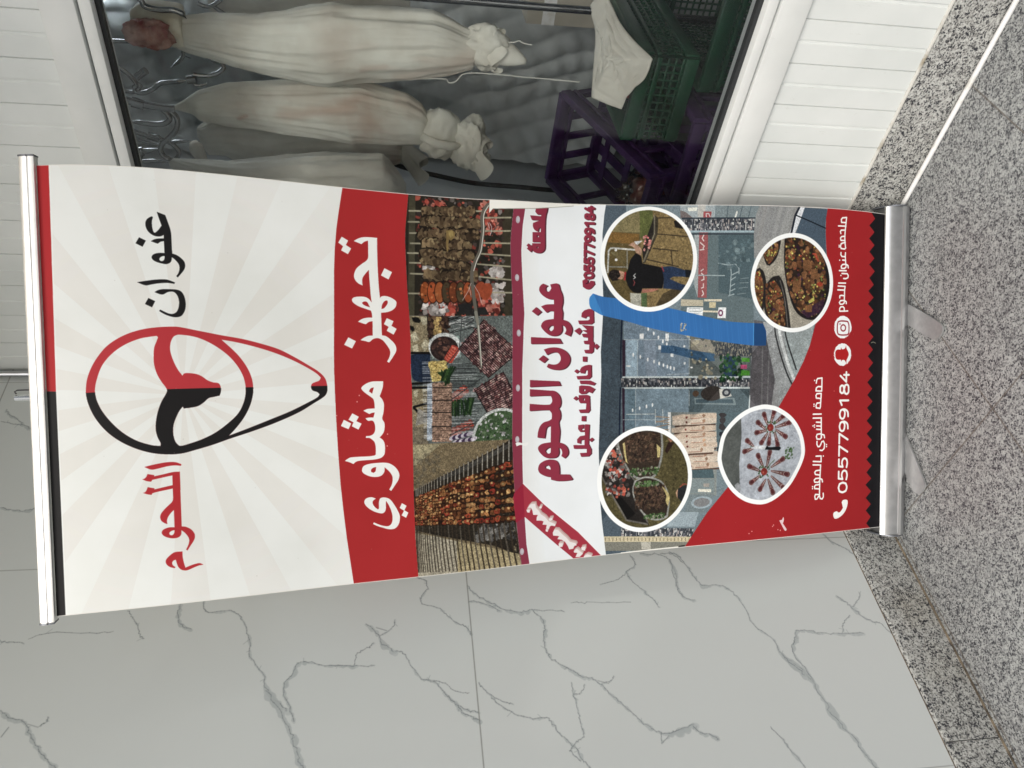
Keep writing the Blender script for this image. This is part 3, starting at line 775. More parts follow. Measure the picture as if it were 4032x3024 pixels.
    A.grain((0, 0, 1000, 1500), 0.10, 2)
    # ---- the shop front picture below
    A.clip = None
    A.photo(strip, .76, .84, 1.1)
    A.clip = None
    A.fill([[(p[0], p[1]) for p in strip_r][::-1] + [(1060, TH + 5), (-60, TH + 5)][::1]], (112, 126, 133))
    A.fill('1023.8,1406.7 967,1394 917.4,1388.2 792.9,1386.2 718.6,1387.7 585.4,1378.7 519.7,1380.3 433.9,1377.1 307.8,1371.2 157.9,1372.7 96.5,1377.5 3.2,1389 -54.8,1391.6 -61.4,1454.5 316.9,1441.9 535.8,1441.5 1024.4,1463.2', (76, 88, 98))
    # ceiling and glass of the shop
    A.fill('673.2,1448 669.5,1650 499.9,1649.6 510.8,1452.2', (122, 138, 152))
    A.fill('616.9,1455.8 615.6,1491.4 510.2,1490.6 511.9,1454.9', (150, 170, 184))
    A.fill('615,1507.9 613.5,1546.5 507.3,1551.5 508.9,1518.2', (140, 152, 166), alpha=.6)
    A.fill('669.5,1650 663.7,1857.8 490.7,1855.5 499.9,1649.6', (96, 104, 104))
    A.fill('609.4,1655.5 606.6,1732.4 569.8,1732.4 575.5,1655.5', (134, 130, 120))
    A.fill('477.4,1451.9 467.2,1649.6 347.7,1649.3 360.3,1450.9', (122, 140, 152))
    A.fill('477.4,1451.9 475.7,1484.9 358.2,1484 360.3,1450.9', (104, 124, 136))
    A.fill('467.2,1649.6 457.7,1846.7 384.3,1844 395.1,1649.4', (84, 98, 104))
    A.fill('401.1,1590.1 392.7,1738.2 145.2,1738.3 157.1,1589.1', (128, 134, 132))
    A.fill('392.7,1738.2 387,1844 299.9,1820.5 251.9,1738.3', (84, 100, 106))
    A.fill('617.3,1443.5 617,1453 510.7,1453.5 511.2,1443.9|479.1,1443.7 478.7,1451.9 349.9,1450.8 350.4,1444', (58, 46, 60))
    A.line('673.4,1442.6 581.7,1439.1 508.8,1440.6|479.4,1438.2 351,1434.4 11.8,1448.1', 4, (34, 42, 58))
    A.line('617.1,1448.9 607.6,1703.8|620,1651.3 510.3,1651.1 511,1582.2|615.6,1491.4 510.2,1490.6|474.4,1484.9 358.2,1484|460.6,1651 416,1650.9|387.7,1445.7 378.9,1590', 1.6, (176, 186, 190))
    A.line('584,1855.7 492.1,1853.1 509.8,1446.7|478.7,1451.9 459.4,1849.7 397.6,1845.4', 5, (196, 206, 208))
    A.line('402.5,1456.8 398.6,1545.4|411.6,1545.4 369.9,1545.2|410.3,1567.8 368.4,1570.4', 2, (206, 214, 214))
    # lamps
    for q in ['645.3,1523.2', '631.8,1540.5', '619.7,1554.9', '608,1568.7', '599.3,1580.9', '591.1,1590.9', '583.4,1602.1', '572.5,1477.3', '566,1499.3', '557.3,1522.1', '550.7,1541.5', '544.3,1557.3', '538.8,1570.6', '534.4,1582.9', '530.8,1592.9', '527.2,1603.5', '413,1475.6', '417.7,1496.9', '422,1518.2', '425.6,1536.6', '577.3,1649']:
        A.disc(pts(q)[0], 5.5, 2.4, (240, 246, 248))
    for q in ['632.8,1497 632.4,1509.4 617.5,1509.3 617.9,1496.9', '596.4,1554.8 595.3,1563.9 583.9,1563.9 585.3,1554.7', '572.3,1593.1 570.9,1602 561.1,1602 562.5,1593', '629.9,1577.1 630.1,1586.9 607.3,1586.8 608.5,1576.5', '594.1,1633 593.9,1638.6 587.9,1638.6 588.1,1632.9', '544.5,1634.2 544.3,1639.6 537.5,1639.6 537.8,1634.2', '543.9,1456.5 543.4,1468.3 538.3,1468.3 539.6,1456.5', '530.5,1655.4 530.2,1662.7 526,1662.7 526.4,1655.4']:
        A.fill(q, (236, 242, 244))
    A.fill('596.9,1563.1 594.7,1599.3 580.8,1652.7 564.5,1732.4 543.5,1732.4 545,1695.2 557.6,1647 571.3,1599.2 575.4,1563', (56, 86, 116), alpha=.85)
    # stone column, a shelf of stone behind, plants
    def stones(q, rows_, cols, pal):
        P = [Vector(v) for v in pts(q)]
        A.fill([(p.x, p.y) for p in P], (54, 58, 64))
        for i in range(rows_):
            j = rng.uniform(-.5, 0)
            while j < cols:
                w = rng.uniform(.6, 2.4)
                u0, u1 = max(0, j/cols), min(1, (j + w*.9)/cols)
                v0, v1 = i/rows_, (i + .8)/rows_
                if u1 > u0 and rng.random() < .62:
                    A.fill([P[0].lerp(P[3], u).lerp(P[1].lerp(P[2], u), v) for u, v in ((u0, v0), (u1, v0), (u1, v1), (u0, v1))], rng.choice(pal))
                j += w
    PAL = [(206, 208, 206), (150, 150, 152), (96, 98, 104), (176, 168, 166), (120, 122, 128), (80, 84, 92)]
    stones('481.3,1441 462.4,1854.1 487.5,1854.9 508,1441.2', 100, 6, PAL)
    stones('924.9,1631.1 924.7,1860.9 960.5,1862.1 959.8,1631.2', 62, 7, PAL)
    stones('38.4,1437.9 25,1660.3 53.5,1665.6 74,1436.9', 60, 6, PAL)
    stones('558,1732.4 553.4,1855.3 594.7,1855.1 598.7,1733.8', 40, 9, [(120, 118, 108), (90, 92, 90), (70, 76, 80), (146, 142, 128)])
    stones('659.5,1739 661.4,1859.2 722.4,1858.9 732.2,1741.7', 40, 14, [(96, 106, 110), (70, 82, 86), (120, 128, 130), (56, 68, 72)])
    A.fill('557.6,1761.3 555.3,1802.1 495.5,1805.1 497.4,1761.3', (40, 58, 76))
    c = pts('522.4,1796.3')[0]
    A.blobs((c[0]-40, c[1]-45, c[0]+40, c[1]+25), 90, 3, 8, [(40, 70, 44), (54, 88, 56), (30, 50, 38)])
    A.fill('529.5,1816.8 528.7,1837.5 516.7,1837.6 517.6,1816.9', (176, 84, 120)); A.fill('550.6,1819.7 548.4,1846.4 536.4,1846.4 538.6,1821.2|513.4,1819.8 511.1,1846.5 496.4,1846.6 497.6,1816.9', (80, 140, 60))
    A.blobs((c[0]-30, c[1]-150, c[0]+110, c[1]-60), 60, 3, 9, [(150, 146, 130), (120, 118, 106), (176, 170, 150), (86, 92, 92)])
    # right hand glass: store across the street mirrored
    A.fill('919.8,1660.5 914.6,1859.5 656.4,1859.2 663.1,1625 727.6,1625.2 771.2,1668.3 845.5,1676.5', (92, 106, 110))
    A.fill('912,1744.3 912.1,1860.9 722.4,1858.9 744.7,1744.4', (74, 90, 96))
    A.fill('919.7,1683.3 919.6,1711.7 729.3,1706.2 731.2,1677.7', (142, 84, 86))
    A.fill('981.5,1698.2 980.3,1725.2 963,1722.5 963,1696.8', (150, 78, 80))
    A.fill('914.9,1668.5 914.8,1683.3 731.2,1677.7 771.3,1665.6', (150, 158, 160))
    A.line('870.1,1695.9 875,1696 880,1699.5 885,1692.7 890,1687.3|868.9,1686 870.1,1698.1|912.2,1698.1 902.3,1692.7 894.9,1698.1|735.9,1691.2 740.7,1696.6 750.8,1692.6|758.3,1689.9 760.7,1695.9 770.7,1695.9|780.7,1689.9 783.1,1698 795.5,1695.9 800.6,1689.9|808.1,1688.6 813,1695.9', 3, (206, 200, 198), smooth=True)
    A.fill('727.6,1625.2 723.3,1695.3 705.8,1695.3 707.8,1625.1', (176, 170, 152)); A.fill('725.7,1698 724.4,1755.4 718.1,1754.1 719.5,1698|693.4,1693.9 690.8,1744.5 685.7,1744.5 688.4,1693.9', (206, 198, 178))
    A.fill('716.6,1714.3 716.1,1736.2 699.8,1734.8 700.3,1714.3', (190, 180, 150))
    A.fill('703.5,1643.9 702.1,1695.3 678.4,1693.9 681.2,1642.5|700.8,1744.4 700.2,1769.3 668.8,1767.9 669.5,1740.3', (220, 224, 226)); A.disc(pts('684.3,1751.3')[0], 10, 8, (110, 60, 90)); A.disc(pts('684.3,1751.3')[0], 5, 4, (220, 224, 226))
    A.line('699.6,1652 698.7,1684.4|692.1,1652 690.6,1687.1|685.9,1651.9 684.3,1679', 2, (150, 160, 166))
    A.line('824.3,1782.9 826.6,1799.5 814,1810.7 798.9,1810.7|829.7,1744.4 823,1782.9 799.2,1785.7 733.9,1780.3|794.1,1785.7 803.9,1807.9|779.1,1783 788.9,1799.6|761.5,1783 768.8,1796.9|746.5,1780.3 753.7,1796.9|734,1777.5 738.7,1794.2|795.9,1673.7 793.2,1763.6', 3, (150, 164, 168))
    A.line('783.7,1816.4 785.9,1841.7|771.1,1813.6 772,1841.7|756,1810.9 758.1,1838.9|738.5,1805.3 740.5,1833.4', 2, (120, 134, 138))
    A.blobs((pts('844.1,1816.2')[0][0]-30, pts('844.7,1747.1')[0][1], pts('894.6,1747.1')[0][0], pts('894.4,1858.2')[0][1]), 70, 3, 10, [(84, 102, 108), (64, 80, 86), (110, 126, 130)], alpha=.6)
    A.fill('1003.5,1626 1003.9,1736.1 961.7,1733.4 961.8,1625.9', (150, 160, 164)); A.fill('991.3,1649.9 992.6,1679.4 981.5,1676.7 981.5,1651.3', (214, 216, 206)); A.fill('983.9,1626 979,1641.9 960.5,1665.9 960.6,1625.9', (108, 100, 100))
    A.fill('1001.2,1680.7 1001.3,1706.3 963,1700.9 964.2,1679.3', (176, 176, 172)); A.fill('980.3,1698.2 980.3,1723.9 963,1721.2 963,1696.8', (146, 76, 80)); A.line('965.4,1706.3 974.1,1706.3 974.1,1714.4 965.4,1718.5', 3, (196, 190, 190))
    A.fill('1003.9,1737.5 1003,1880.3 962.5,1866.4 961.7,1736.1', (116, 128, 132)); A.line('964.4,1799.2 979.5,1804.7', 5, (214, 216, 210)); A.line('999.7,1824.1 962,1813.1|999.2,1777.1 961.8,1771.6|1000.1,1852.1 962.3,1841', 3, (84, 96, 102))
    A.line('960.3,1631.2 962,1863.5|914.9,1657.8 915.1,1860.9', 4, (44, 52, 60)); A.line('922.4,1652.5 922.7,1860.9', 5, (150, 170, 178))
    # pavement, kerb and steps
    A.fill('1003,1880.3 970.1,1866.3 914.6,1859.5 843.9,1860.6 845,2019.4 873.5,2113 995.4,2108.2 1009.4,2017.8', (136, 138, 138))
    for k in range(10):
        t_ = k / 9
        u, v = [Vector(w) for w in pts('1000.7,1888.9 998.6,2002.8')]
        u2, v2 = [Vector(w) for w in pts('899.5,1863.8 916.1,1976.7')]
        A.line([u.lerp(v, t_), u2.lerp(v2, t_)], 9, rng.choice([(124, 126, 128), (146, 148, 148), (132, 132, 132)]), alpha=.6)
    A.fill('999,2014.9 997.3,2036.2 916.5,1997.6 918.7,1979.6', (206, 210, 216)); A.line('999,2014.9 972.9,2000.1 916.2,1985.6', 7, (34, 38, 48))
    A.fill('997.1,2033.1 995.9,2116.2 951.3,2108.8 847.4,2113.4 916.6,2000.6', (70, 84, 98)); A.line('973,2003.1 938.3,2108.9', 4, (28, 34, 42))
    A.fill('661.4,1860.6 655.5,1899.4 562.7,1926.1 434.8,1906.4 437.5,1845.8', (92, 92, 96))
    A.fill('586.6,1858.1 585.5,1897.2 535.9,1943.3 401.7,1928.8 397.5,1846.9', (98, 96, 100)); A.line('580.3,1889.6 403.6,1887.5|563.6,1912.5 402.7,1905.8', 4, (120, 120, 122))
    A.fill('536,1940.2 617,1921.3 507,2012.7 432,1981.6 392.7,1947.5 394,1919.6', (150, 152, 154))
    A.fill('655.7,1890.7 644.5,1946.2 586.1,2053 325.6,2024.5 354.6,1963.2', (158, 162, 164)); A.fill('623.6,1961.2 645.9,2071.2 586,2062.4 431,2002', (164, 174, 176))
    A.line('660.6,1941 602.6,1952.5 504.9,1987 435.3,2027.8', 10, (216, 222, 224), smooth=True); A.line('665.6,1927.2 602.9,1937 500.4,1972.9 435.9,2010.4|660.3,1960.4 602.2,1972.1 509.2,2006.9', 5, (60, 62, 64), smooth=True)
    # man and car mirrored, cabinets, hanging sheep, freezer at the left
    A.fill('438.8,1666.5 432.1,1796.5 410.5,1802.4 420.2,1669.4', (120, 134, 138)); A.fill('434.5,1672.2 428.4,1790.6 416.2,1793.6 424,1672.2', (76, 92, 100))
    c = pts('449,1723.8')[0]; A.disc(c, 22, 36, (62, 58, 56)); A.disc((c[0]+2, c[1]-52), 9, 10, (90, 74, 62))
    A.fill('461,1746.9 459.5,1778.9 437.8,1787.7 431.8,1749.8', (190, 190, 184)); A.disc(pts('449.3,1770.1')[0], 12, 14, (56, 60, 66)); A.disc(pts('449.3,1770.1')[0], 6, 7, (150, 154, 156))
    A.fill('401.5,1584.5 401,1592.9 314.6,1592.6 315.2,1584.2', (226, 230, 230))
    for q in ['382.8,1637.9', '368.6,1637.8', '347.3,1635.2', '328,1637.7', '311.4,1637.7', '296.9,1640.2', '270.4,1642.7', '254.7,1645.3', '237.5,1650.4', '284.4,1629.9']:
        x, y = pts(q)[0]
        A.fill([(x - 6, y - 40), (x + 6, y - 40), (x + 10, y - 10), (x + 8, y + 30), (x + 10, y + 60), (x + 7, y + 100), (x - 7, y + 100), (x - 10, y + 60), (x - 8, y + 30), (x - 10, y - 10)], rng.choice([(190, 174, 158), (178, 164, 150), (196, 184, 170)]))
        A.line([(x - 10, y - 30), (x - 12, y + 95)], 5, (84, 66, 58)); A.line([(x - 4, y + 20), (x - 5, y + 60)], 3, (150, 110, 94), alpha=.7); A.line([(x - 3, y - 50), (x - 8, y - 90)], 3, (150, 130, 112)); A.line([(x + 3, y - 50), (x + 8, y - 90)], 3, (160, 140, 120))
        A.chunk(x, y + 5, 4, [(110, 60, 54)]); A.chunk(x + 2, y + 60, 6, [(150, 120, 100), (172, 140, 116)])
        A.chunk(x, y + 120, 12, [(38, 42, 48), (56, 54, 56)], 1.3, 1.57)
    A.fill('227.4,1658.1 224.9,1726 197.9,1731.2 203.4,1658.1', (72, 90, 96)); A.fill('201.4,1652.9 195.5,1731.2 152,1731.2 158.4,1650.2', (120, 132, 134)); A.fill('169.4,1678.8 165.4,1720.7 156.4,1720.7 160.9,1678.8', (214, 212, 200)); A.fill('184.9,1695.8 183.4,1715.5 172.7,1714.1 174.1,1695.8', (150, 146, 140))
    A.fill('156,1650.2 149.6,1731.2 96.9,1694.4 104.2,1637.1', (112, 124, 128)); A.disc(pts('128.6,1690.5')[0], 18, 34, (150, 164, 172)); A.disc(pts('128.6,1690.5')[0], 13, 26, (120, 122, 124))
    A.fill('108.1,1590.7 100.4,1681.3 58.1,1668.2 65.9,1580.3', (146, 160, 168))
    A.fill('55.4,1382.9 28.8,1657.7 14.1,1647.3 38.9,1382.8', (190, 180, 152))
    for k in range(24):
        u, v = [Vector(w) for w in pts('46.7,1387.8 21.1,1649.9')]
        p = u.lerp(v, k/23); A.line([(p.x + 4, p.y), (p.x - 4, p.y)], 2, (104, 96, 78))
    A.fill('38.9,1382.8 13.3,1649.9 -11.5,1636.8 13,1382.5', (120, 120, 112)); A.fill('27.5,1498.4 24.6,1528.9 3.6,1528.8 6.2,1500.8', (172, 170, 160))
    A.grain((0, 1300, 1000, TH), 0.05, 2)
    A.photo(A.mask([strip_r + [(1060, TH + 5), (-60, TH + 5)]]), .95, .80, 1.18)
    # ---- shop sign
    A.fill([[(x, y) for x, y in strip_r] + pts('-131.4,1159.1 -158.5,1387.4 3.2,1389 96.5,1377.5 157.9,1372.7 307.8,1371.2 433.9,1377.1 519.7,1380.3 585.4,1378.7 718.6,1387.7 792.9,1386.2 917.4,1388.2 967,1394 1023.8,1406.7 1115.6,1410.6')], (222, 227, 231))
    sr = pts('-131.4,1159.1 5.1,1155.3 57.8,1147.8 133.4,1144.6 226.2,1143.1 295.2,1142.8 420.9,1143.4 543.7,1144 665.6,1151.3 697.6,1154 793.9,1151.2 866.2,1149.5 938.4,1153.6 982.5,1159.5 1106.2,1164.5')
    for k in range(12):
        A.line([(x, y + 4 + 4*k) for x, y in sr], 6, (196, 190, 172), alpha=.10*(12-k)/12 + .02)
    A.fill([[(x, y) for x, y in strip_r] + sr], (128, 52, 70))
    for q in ['951.7,1139.2', '795.8,1135.8', '644.2,1136.2', '493.5,1131.1', '349.9,1128.6', '193,1128.7', '38.4,1134']:
        A.disc(pts(q)[0], 9.5, 6, (170, 164, 172)); A.disc((pts(q)[0][0] + 1, pts(q)[0][1] + 1), 6, 3.6, (186, 182, 190))
    tx = ['985.7,1191.6 986.7,1225.3 976.5,1223.3 968,1220.6 949.8,1218.7 896.5,1218.2 877.1,1217.7 869.8,1214.4 864.4,1206.6 863.5,1196.2 867,1185.9 874.2,1181.6 889.9,1181.1 890.3,1205.7 893.9,1205.7 893.5,1182.4 920,1182.3 920.5,1206.1 932.6,1206.3 931.3,1200.3 921.6,1197.6 926.2,1188.1 935.7,1183.1 944.1,1183.2 948.8,1194.9 952,1206.6 952.5,1179.5 964.1,1174 962.8,1206.8 967.7,1206.8 967.3,1195.2 974.4,1188.9|911.9,1194.3 912,1200.8 906.7,1200.7 906.5,1194.3|881.7,1193.9 880.5,1199 876.4,1198.5 876.8,1193.3|889.4,1170 883.8,1175.3 885,1179.7 874.2,1180.8 865.9,1176.8 875.2,1165.4 879.3,1169.3 883.6,1164.7',
          '779.3,1211 773.7,1223.9 768.8,1218.1 760.3,1217.5 755.8,1224.4 759,1229.7 766.3,1234.5 776.8,1231.3 779.7,1249.6 776,1256.1 762.4,1259.9 745.2,1266.2 725.5,1266.4 710.8,1263.1 698.4,1265.6 679.2,1264 673.4,1279.7 660.8,1290.1 648.3,1292.6 631.6,1286.6 639,1270.3 648.8,1275.4 658.8,1271.6 663.9,1262.5 649.1,1263 638.1,1255.5 634.2,1242.3 636.3,1226.6 645.2,1213.7 656.5,1203.4 662.6,1200.9 672.3,1206.2 678.3,1216.8 681.1,1239 702.5,1240.7 703.4,1227.6 699.1,1218.4 706,1212 716.4,1203 721.2,1217.4 722.1,1240.9 735.6,1241.1 737,1225.5 745.7,1209.9 757.9,1199.7 767.6,1199.4 774.9,1203.9|663.2,1238.3 662.1,1228.3 654.9,1221.6 648.7,1224.7 647.3,1232 653.3,1238.1|714.6,1188.7 701.7,1203.3 691.6,1190.9 703.3,1175.5',
          '632.4,1171.2 626.8,1254.8 612.5,1263.1 613.6,1170.9|597.2,1208.2 601.7,1226.1 601.6,1247.1 595.6,1265.5 585.3,1278.5 571.3,1285.8 556.5,1283.5 544.4,1272.7 539.3,1256.8 540.8,1235.7 545,1222.6 548.9,1216.4 557.4,1221.5 554.4,1235.9 556.5,1249.1 564.9,1257.1 574.8,1257.8 584.9,1252.1 588.9,1241.7 586.8,1228.5 582.2,1217.4 591,1212.3|581.3,1206.1 571,1219.9 560.3,1207.7 570.6,1192.4',
          '514.2,1166.7 507.4,1252.4 494.8,1258.3 494.8,1166.4|488.7,1166.3 482.3,1224.3 479.9,1240.1 468.1,1253.2 452.9,1258.2 438,1256.7 430.8,1251.3 420.5,1256.5 403,1257 392,1252.1 365.6,1254.9 334.5,1251.8 329.9,1264.5 320.4,1275 307.5,1279.4 297.6,1277.4 288.4,1268 295.1,1258.7 304.9,1261.5 315.3,1257.7 319.5,1250.6 303.2,1250.9 293.6,1244.1 291.3,1229.5 294.6,1211 306.8,1196.7 318.4,1189.8 327,1191.7 333.7,1203.7 336,1227.5 383.4,1228.7 380.2,1217.6 373,1213.5 363.1,1212 348.8,1209.2 352.1,1188.2 369.3,1190.6 383.9,1196.6 393.3,1207.2 397.4,1223.1 401.9,1231.1 416.9,1231.3 424.6,1226.1 427.8,1222.2 428.1,1165.3 447.8,1165.6 442.6,1223.8 449.2,1231.8 459.1,1231.9 466.8,1228.1 468.2,1224.1 469,1166|323.5,1227.3 319.2,1216.7 313.4,1210 306.9,1213.8 303.8,1221.7 307.2,1227.1',
          '264.6,1188.7 276.2,1193.1 283.4,1203.7 287.3,1218.4 286.7,1233.1 282.6,1243.5 272.2,1249.7 260.1,1251.7 244.1,1251.4 241.9,1281 228.2,1290.4 225.6,1285.1 225.9,1247 231.1,1226 238,1226.1 242.3,1209.3 250.3,1194.8 257.6,1189.7|257.6,1225.3 261.5,1218 264.1,1209.7 269.1,1208.7 272.6,1216.1 269.2,1222.3 263,1225.4',
          '707.3,1343.7 705.3,1357 669.1,1357.9 663.8,1349.9 665.2,1314 675.2,1310.9 675,1340.7 678.1,1346 686.9,1344.8 685.8,1335.5 680.9,1332.8 684.9,1320.9 696.1,1322.3 703.4,1330.4',
          '662.3,1321.9 658.9,1355.2 616.4,1354.7 611.3,1358.6 586.3,1355.7 581.6,1349 583.4,1331.6 592.3,1328.5 592.3,1343.7 608,1343.9 609.3,1329.3 617.8,1327.2 618.2,1340 626.9,1340.1 628.6,1325.5 637.4,1321.6 638.2,1337.6 640,1337.6 647.4,1323.1 648.2,1337.7|646.7,1298.9 655.1,1313.9 646.1,1321.7 635.2,1313.6|602.6,1357.2 608.6,1365.3 600.8,1373.2 592.3,1365.1|573.7,1324.1 573.3,1336.3 559,1336.1 560,1323.9',
          '550,1341.9 548.9,1349.9 516.3,1350.4 509.6,1342.8 510.6,1308.1 519.4,1305.6 519.4,1334.9 521.8,1339.5 535.6,1339.1 534.6,1332.4 525.9,1329.6 527.7,1317.6 536.5,1315.6 543.8,1320.5 548.4,1331.2|538.9,1305.8 532.8,1314.5 526.9,1306.4 533.5,1298.6|506.5,1314.7 505.1,1346.8 496.8,1363.3 490.8,1357.3 495.4,1338.6 497.1,1317.3|490.3,1313.2 492.5,1319.9 490.1,1343.9 480.5,1361.2 468.9,1351.7 472.5,1343.7 476.2,1345.1 468,1333 467.9,1319.6 472.8,1313|481.7,1326.4 481.4,1332.6 475.6,1331.7 475.9,1325.6',
          '465.3,1312.1 464.5,1338.3 461.1,1344.9 420.7,1346.3 413.5,1340.4 414.8,1316.3 423.8,1312.4 423.9,1333.8 441.5,1335.3 442.5,1316.6 450.2,1311.9|455.8,1326.1 455.6,1330.7 449.3,1330.6 449.6,1324.7|463.2,1303.5 455.8,1310.9 450.7,1303.4 456.5,1296|405,1321 405,1333.6 389.9,1332.8 391.2,1320.3',
          '379.9,1310.5 381,1326.6 370.1,1326.4 369.2,1319.7 364.1,1321 364.9,1329.1 381.2,1330.6 379.9,1344 324.9,1340.7 309.2,1348.6 296.5,1348.4 289.5,1340.3 289.8,1317.4 300.1,1314.4 300,1335 311.4,1335.2 314,1296.3 324.1,1295.1 321.9,1328.6 338.4,1328.8 336.5,1318 326.5,1316.5 329.7,1306.7 339.8,1306.8 348.1,1315.5 349.7,1330.2 359.8,1330.3 360.7,1315.6 368.6,1309.8|342,1351.6 336.1,1357 330,1348.8 336.3,1341.6']
    MAR, MSH = (134, 48, 66), (82, 36, 48)
    for k, t_ in enumerate(tx):
        big = k < 5
        A.fill(shift(t_, -1, 5 if big else 4), (176, 170, 176), smooth=big, alpha=.45)
        for d in ((4, 3, 2, 1) if big else (3, 2, 1)):
            A.fill(shift(t_, -.4*d, d), MSH, smooth=big)
        A.fill(t_, MAR, smooth=big)
    DIG = {'0': [[(.5, 0), (.12, .12), (0, .5), (.12, .88), (.5, 1), (.88, .88), (1, .5), (.88, .12), (.5, 0)]], '1': [[(.15, .22), (.62, 0), (.62, 1)]], '4': [[(.62, 0), (0, .7), (1, .7)], [(.72, .42), (.72, 1)]],
           '5': [[(.9, 0), (.18, 0), (.1, .47), (.5, .36), (.86, .46), (.98, .68), (.86, .92), (.5, 1), (.05, .92)]], '7': [[(0, 0), (1, 0), (.38, 1)]], '8': [[(.5, .46), (.14, .36), (.1, .18), (.25, .02), (.5, 0), (.75, .02), (.9, .18), (.86, .36), (.5, .46), (.08, .58), (0, .78), (.15, .96), (.5, 1), (.85, .96), (1, .78), (.92, .58), (.5, .46)]],
           '9': [[(.95, .36), (.8, .56), (.45, .6), (.1, .5), (0, .3), (.12, .08), (.5, 0), (.86, .1), (.97, .36), (.94, .66), (.7, .94), (.25, 1)]]}
    def digits(s, P0, P1, hgt, w, col, gap=.28, dx=0, dy=0):
        """string between two baseline points, reading from P0 to P1"""
        P0, P1 = Vector(P0), Vector(P1)
        d = P1 - P0
        Ln = d.length
        d = d / Ln
        up = Vector((d.y, -d.x))
        n = len(s)
        adv = Ln / (n - gap)
        for i, ch in enumerate(s):
            for st in DIG[ch]:
                A.line([P0 + d*(adv*(i + u*(1 - gap))) + up*(hgt*(1 - v)) + Vector((dx, dy)) for u, v in st], w, col, smooth=ch in '0589')
    u, v = pts('793.6,1359.3 992.7,1366')
    for k in (4, 3, 2, 1):
        digits('0557799184', u, v, 25, 7.5, MSH, dx=-.4*k, dy=k - 2)
    digits('0557799184', u, v, 25, 7, MAR, dy=-2)
    A.fill(shift('786.5,1326.1 792.6,1336.7 786.3,1341.9 777.7,1339.2 781.3,1347.2 786.3,1349.9 784.9,1360.5 776.2,1362.6 763.9,1349.7 762.1,1339 769.2,1327.2', -1, 3), MSH, smooth=True)
    A.fill('786.5,1326.1 792.6,1336.7 786.3,1341.9 777.7,1339.2 781.3,1347.2 786.3,1349.9 784.9,1360.5 776.2,1362.6 763.9,1349.7 762.1,1339 769.2,1327.2', MAR, smooth=True)
    A.line('777.7,1336.5 780.1,1344.5 787.5,1345.9', 3, (70, 26, 40), smooth=True)
    # slanted red strip with small raised lettering
    slant = '191.4,1112.7 226.4,1143.4 164,1203.9 76.7,1304.5 1.6,1374.6 -26,1374.3 -19.6,1311.9 5.6,1284.3 48.9,1236 135.5,1142.9 119.8,1118.7'
    A.fill(slant, (154, 52, 66)); A.fill('199.1,1114.9 226.4,1143.4 133.3,1144.9 119.8,1118.7', (140, 36, 56))
    wt = '158.3,1153.7 167.4,1164.2 167.3,1176.8 156.2,1178.7 147.5,1186.9 137,1193 127.9,1205.5 115,1215.8 110.1,1226.3 105.2,1235.7 99.3,1234.6 102.2,1224.1 100.7,1218.8 93,1215.5 95.8,1207.1 105.6,1209.4 107.7,1196.8 116.4,1200.1 119.1,1192.8 120.3,1179.2 130.2,1180.4 135.8,1184.6 137.1,1170 149.2,1168.1 157.4,1164.1|81.9,1227 90.4,1232.4 88.5,1242.9 75.2,1255.5 63.9,1268.1 50.8,1278.5 45.1,1295.5 38.6,1299.7 37.4,1291.2 29.5,1288.9 28.7,1276.1 39.3,1272 52.2,1263.6 59.3,1253.1 62.5,1240.4 70,1246.9 71.8,1238.4 73.8,1227.9|23.3,1289.9 28.4,1299.6 12.3,1318.7 3.2,1307.9 4.5,1295 16.1,1301.6 18.1,1290.9|158.4,1188.1 159.8,1195.5 153.7,1196.4 152.2,1190.1|123,1216 124.1,1226.5 118,1227.5 115.8,1218|153.7,1150.5 151.8,1160.8 143.9,1159.7 145.6,1152.4|93.9,1206 92.2,1213.4 85.3,1212.2 87.9,1206|50,1244.5 48.8,1257.2 38.8,1256 38,1244.3|31.2,1312.5 32,1325.4 19.8,1325.2 22.9,1314.5|4,1320.7 9,1331.5 3.6,1344.4 -2.5,1344.3 -0.1,1320.7'
    A.fill(shift(wt, 7, 4), (176, 150, 148)); A.fill(shift(wt, 4, 2), (198, 176, 172)); A.fill(wt, (222, 218, 218))
    A.line(slant.split(' ')[1] + ' ' + ' '.join(slant.split(' ')[2:5]), 2, (234, 236, 238))
    A.fill('22.9,1097.3 -2,1463.9 -55.7,1463.5 -16.8,1096.6', RED2, clip=A.mask('1.1,1134.4 -1.5,1235.3 -0.3,1400 1.1,1453 -5.1,1452.9 -6,1399.9 -6.5,1235.2 -3.3,1134.3'))
    # ---- blue column
    A.fill('736.4,1345.9 750,1356.8 740.6,1386.3 734.8,1426.8 717.5,1508.5 702.3,1591.4 689,1647.3 672.8,1712.4 659.1,1775.6 651.7,1859.3 649.7,1890.8 625.5,1901.5 584,1901.7 585.3,1858.1 599,1761.2 621.4,1647.1 646.1,1535.6 670.5,1453.5 687.7,1385.8 698.3,1364.3 711.2,1348.3', (52, 104, 164), smooth=True)
    A.clip = A.mask('736.4,1345.9 750,1356.8 740.6,1386.3 734.8,1426.8 717.5,1508.5 702.3,1591.4 689,1647.3 672.8,1712.4 659.1,1775.6 651.7,1859.3 649.7,1890.8 625.5,1901.5 584,1901.7 585.3,1858.1 599,1761.2 621.4,1647.1 646.1,1535.6 670.5,1453.5 687.7,1385.8 698.3,1364.3 711.2,1348.3', True)
    A.fill('653,1860.2 649.3,1908.9 579.8,1909.3 581.2,1858.7', (32, 66, 110)); A.line('653,1860.2 581.2,1858.7', 2, (80, 150, 210))
    A.fill('751.5,1340.7 753.7,1356.8 687.7,1385.8 696.3,1340.1', (66, 134, 196), alpha=.7)
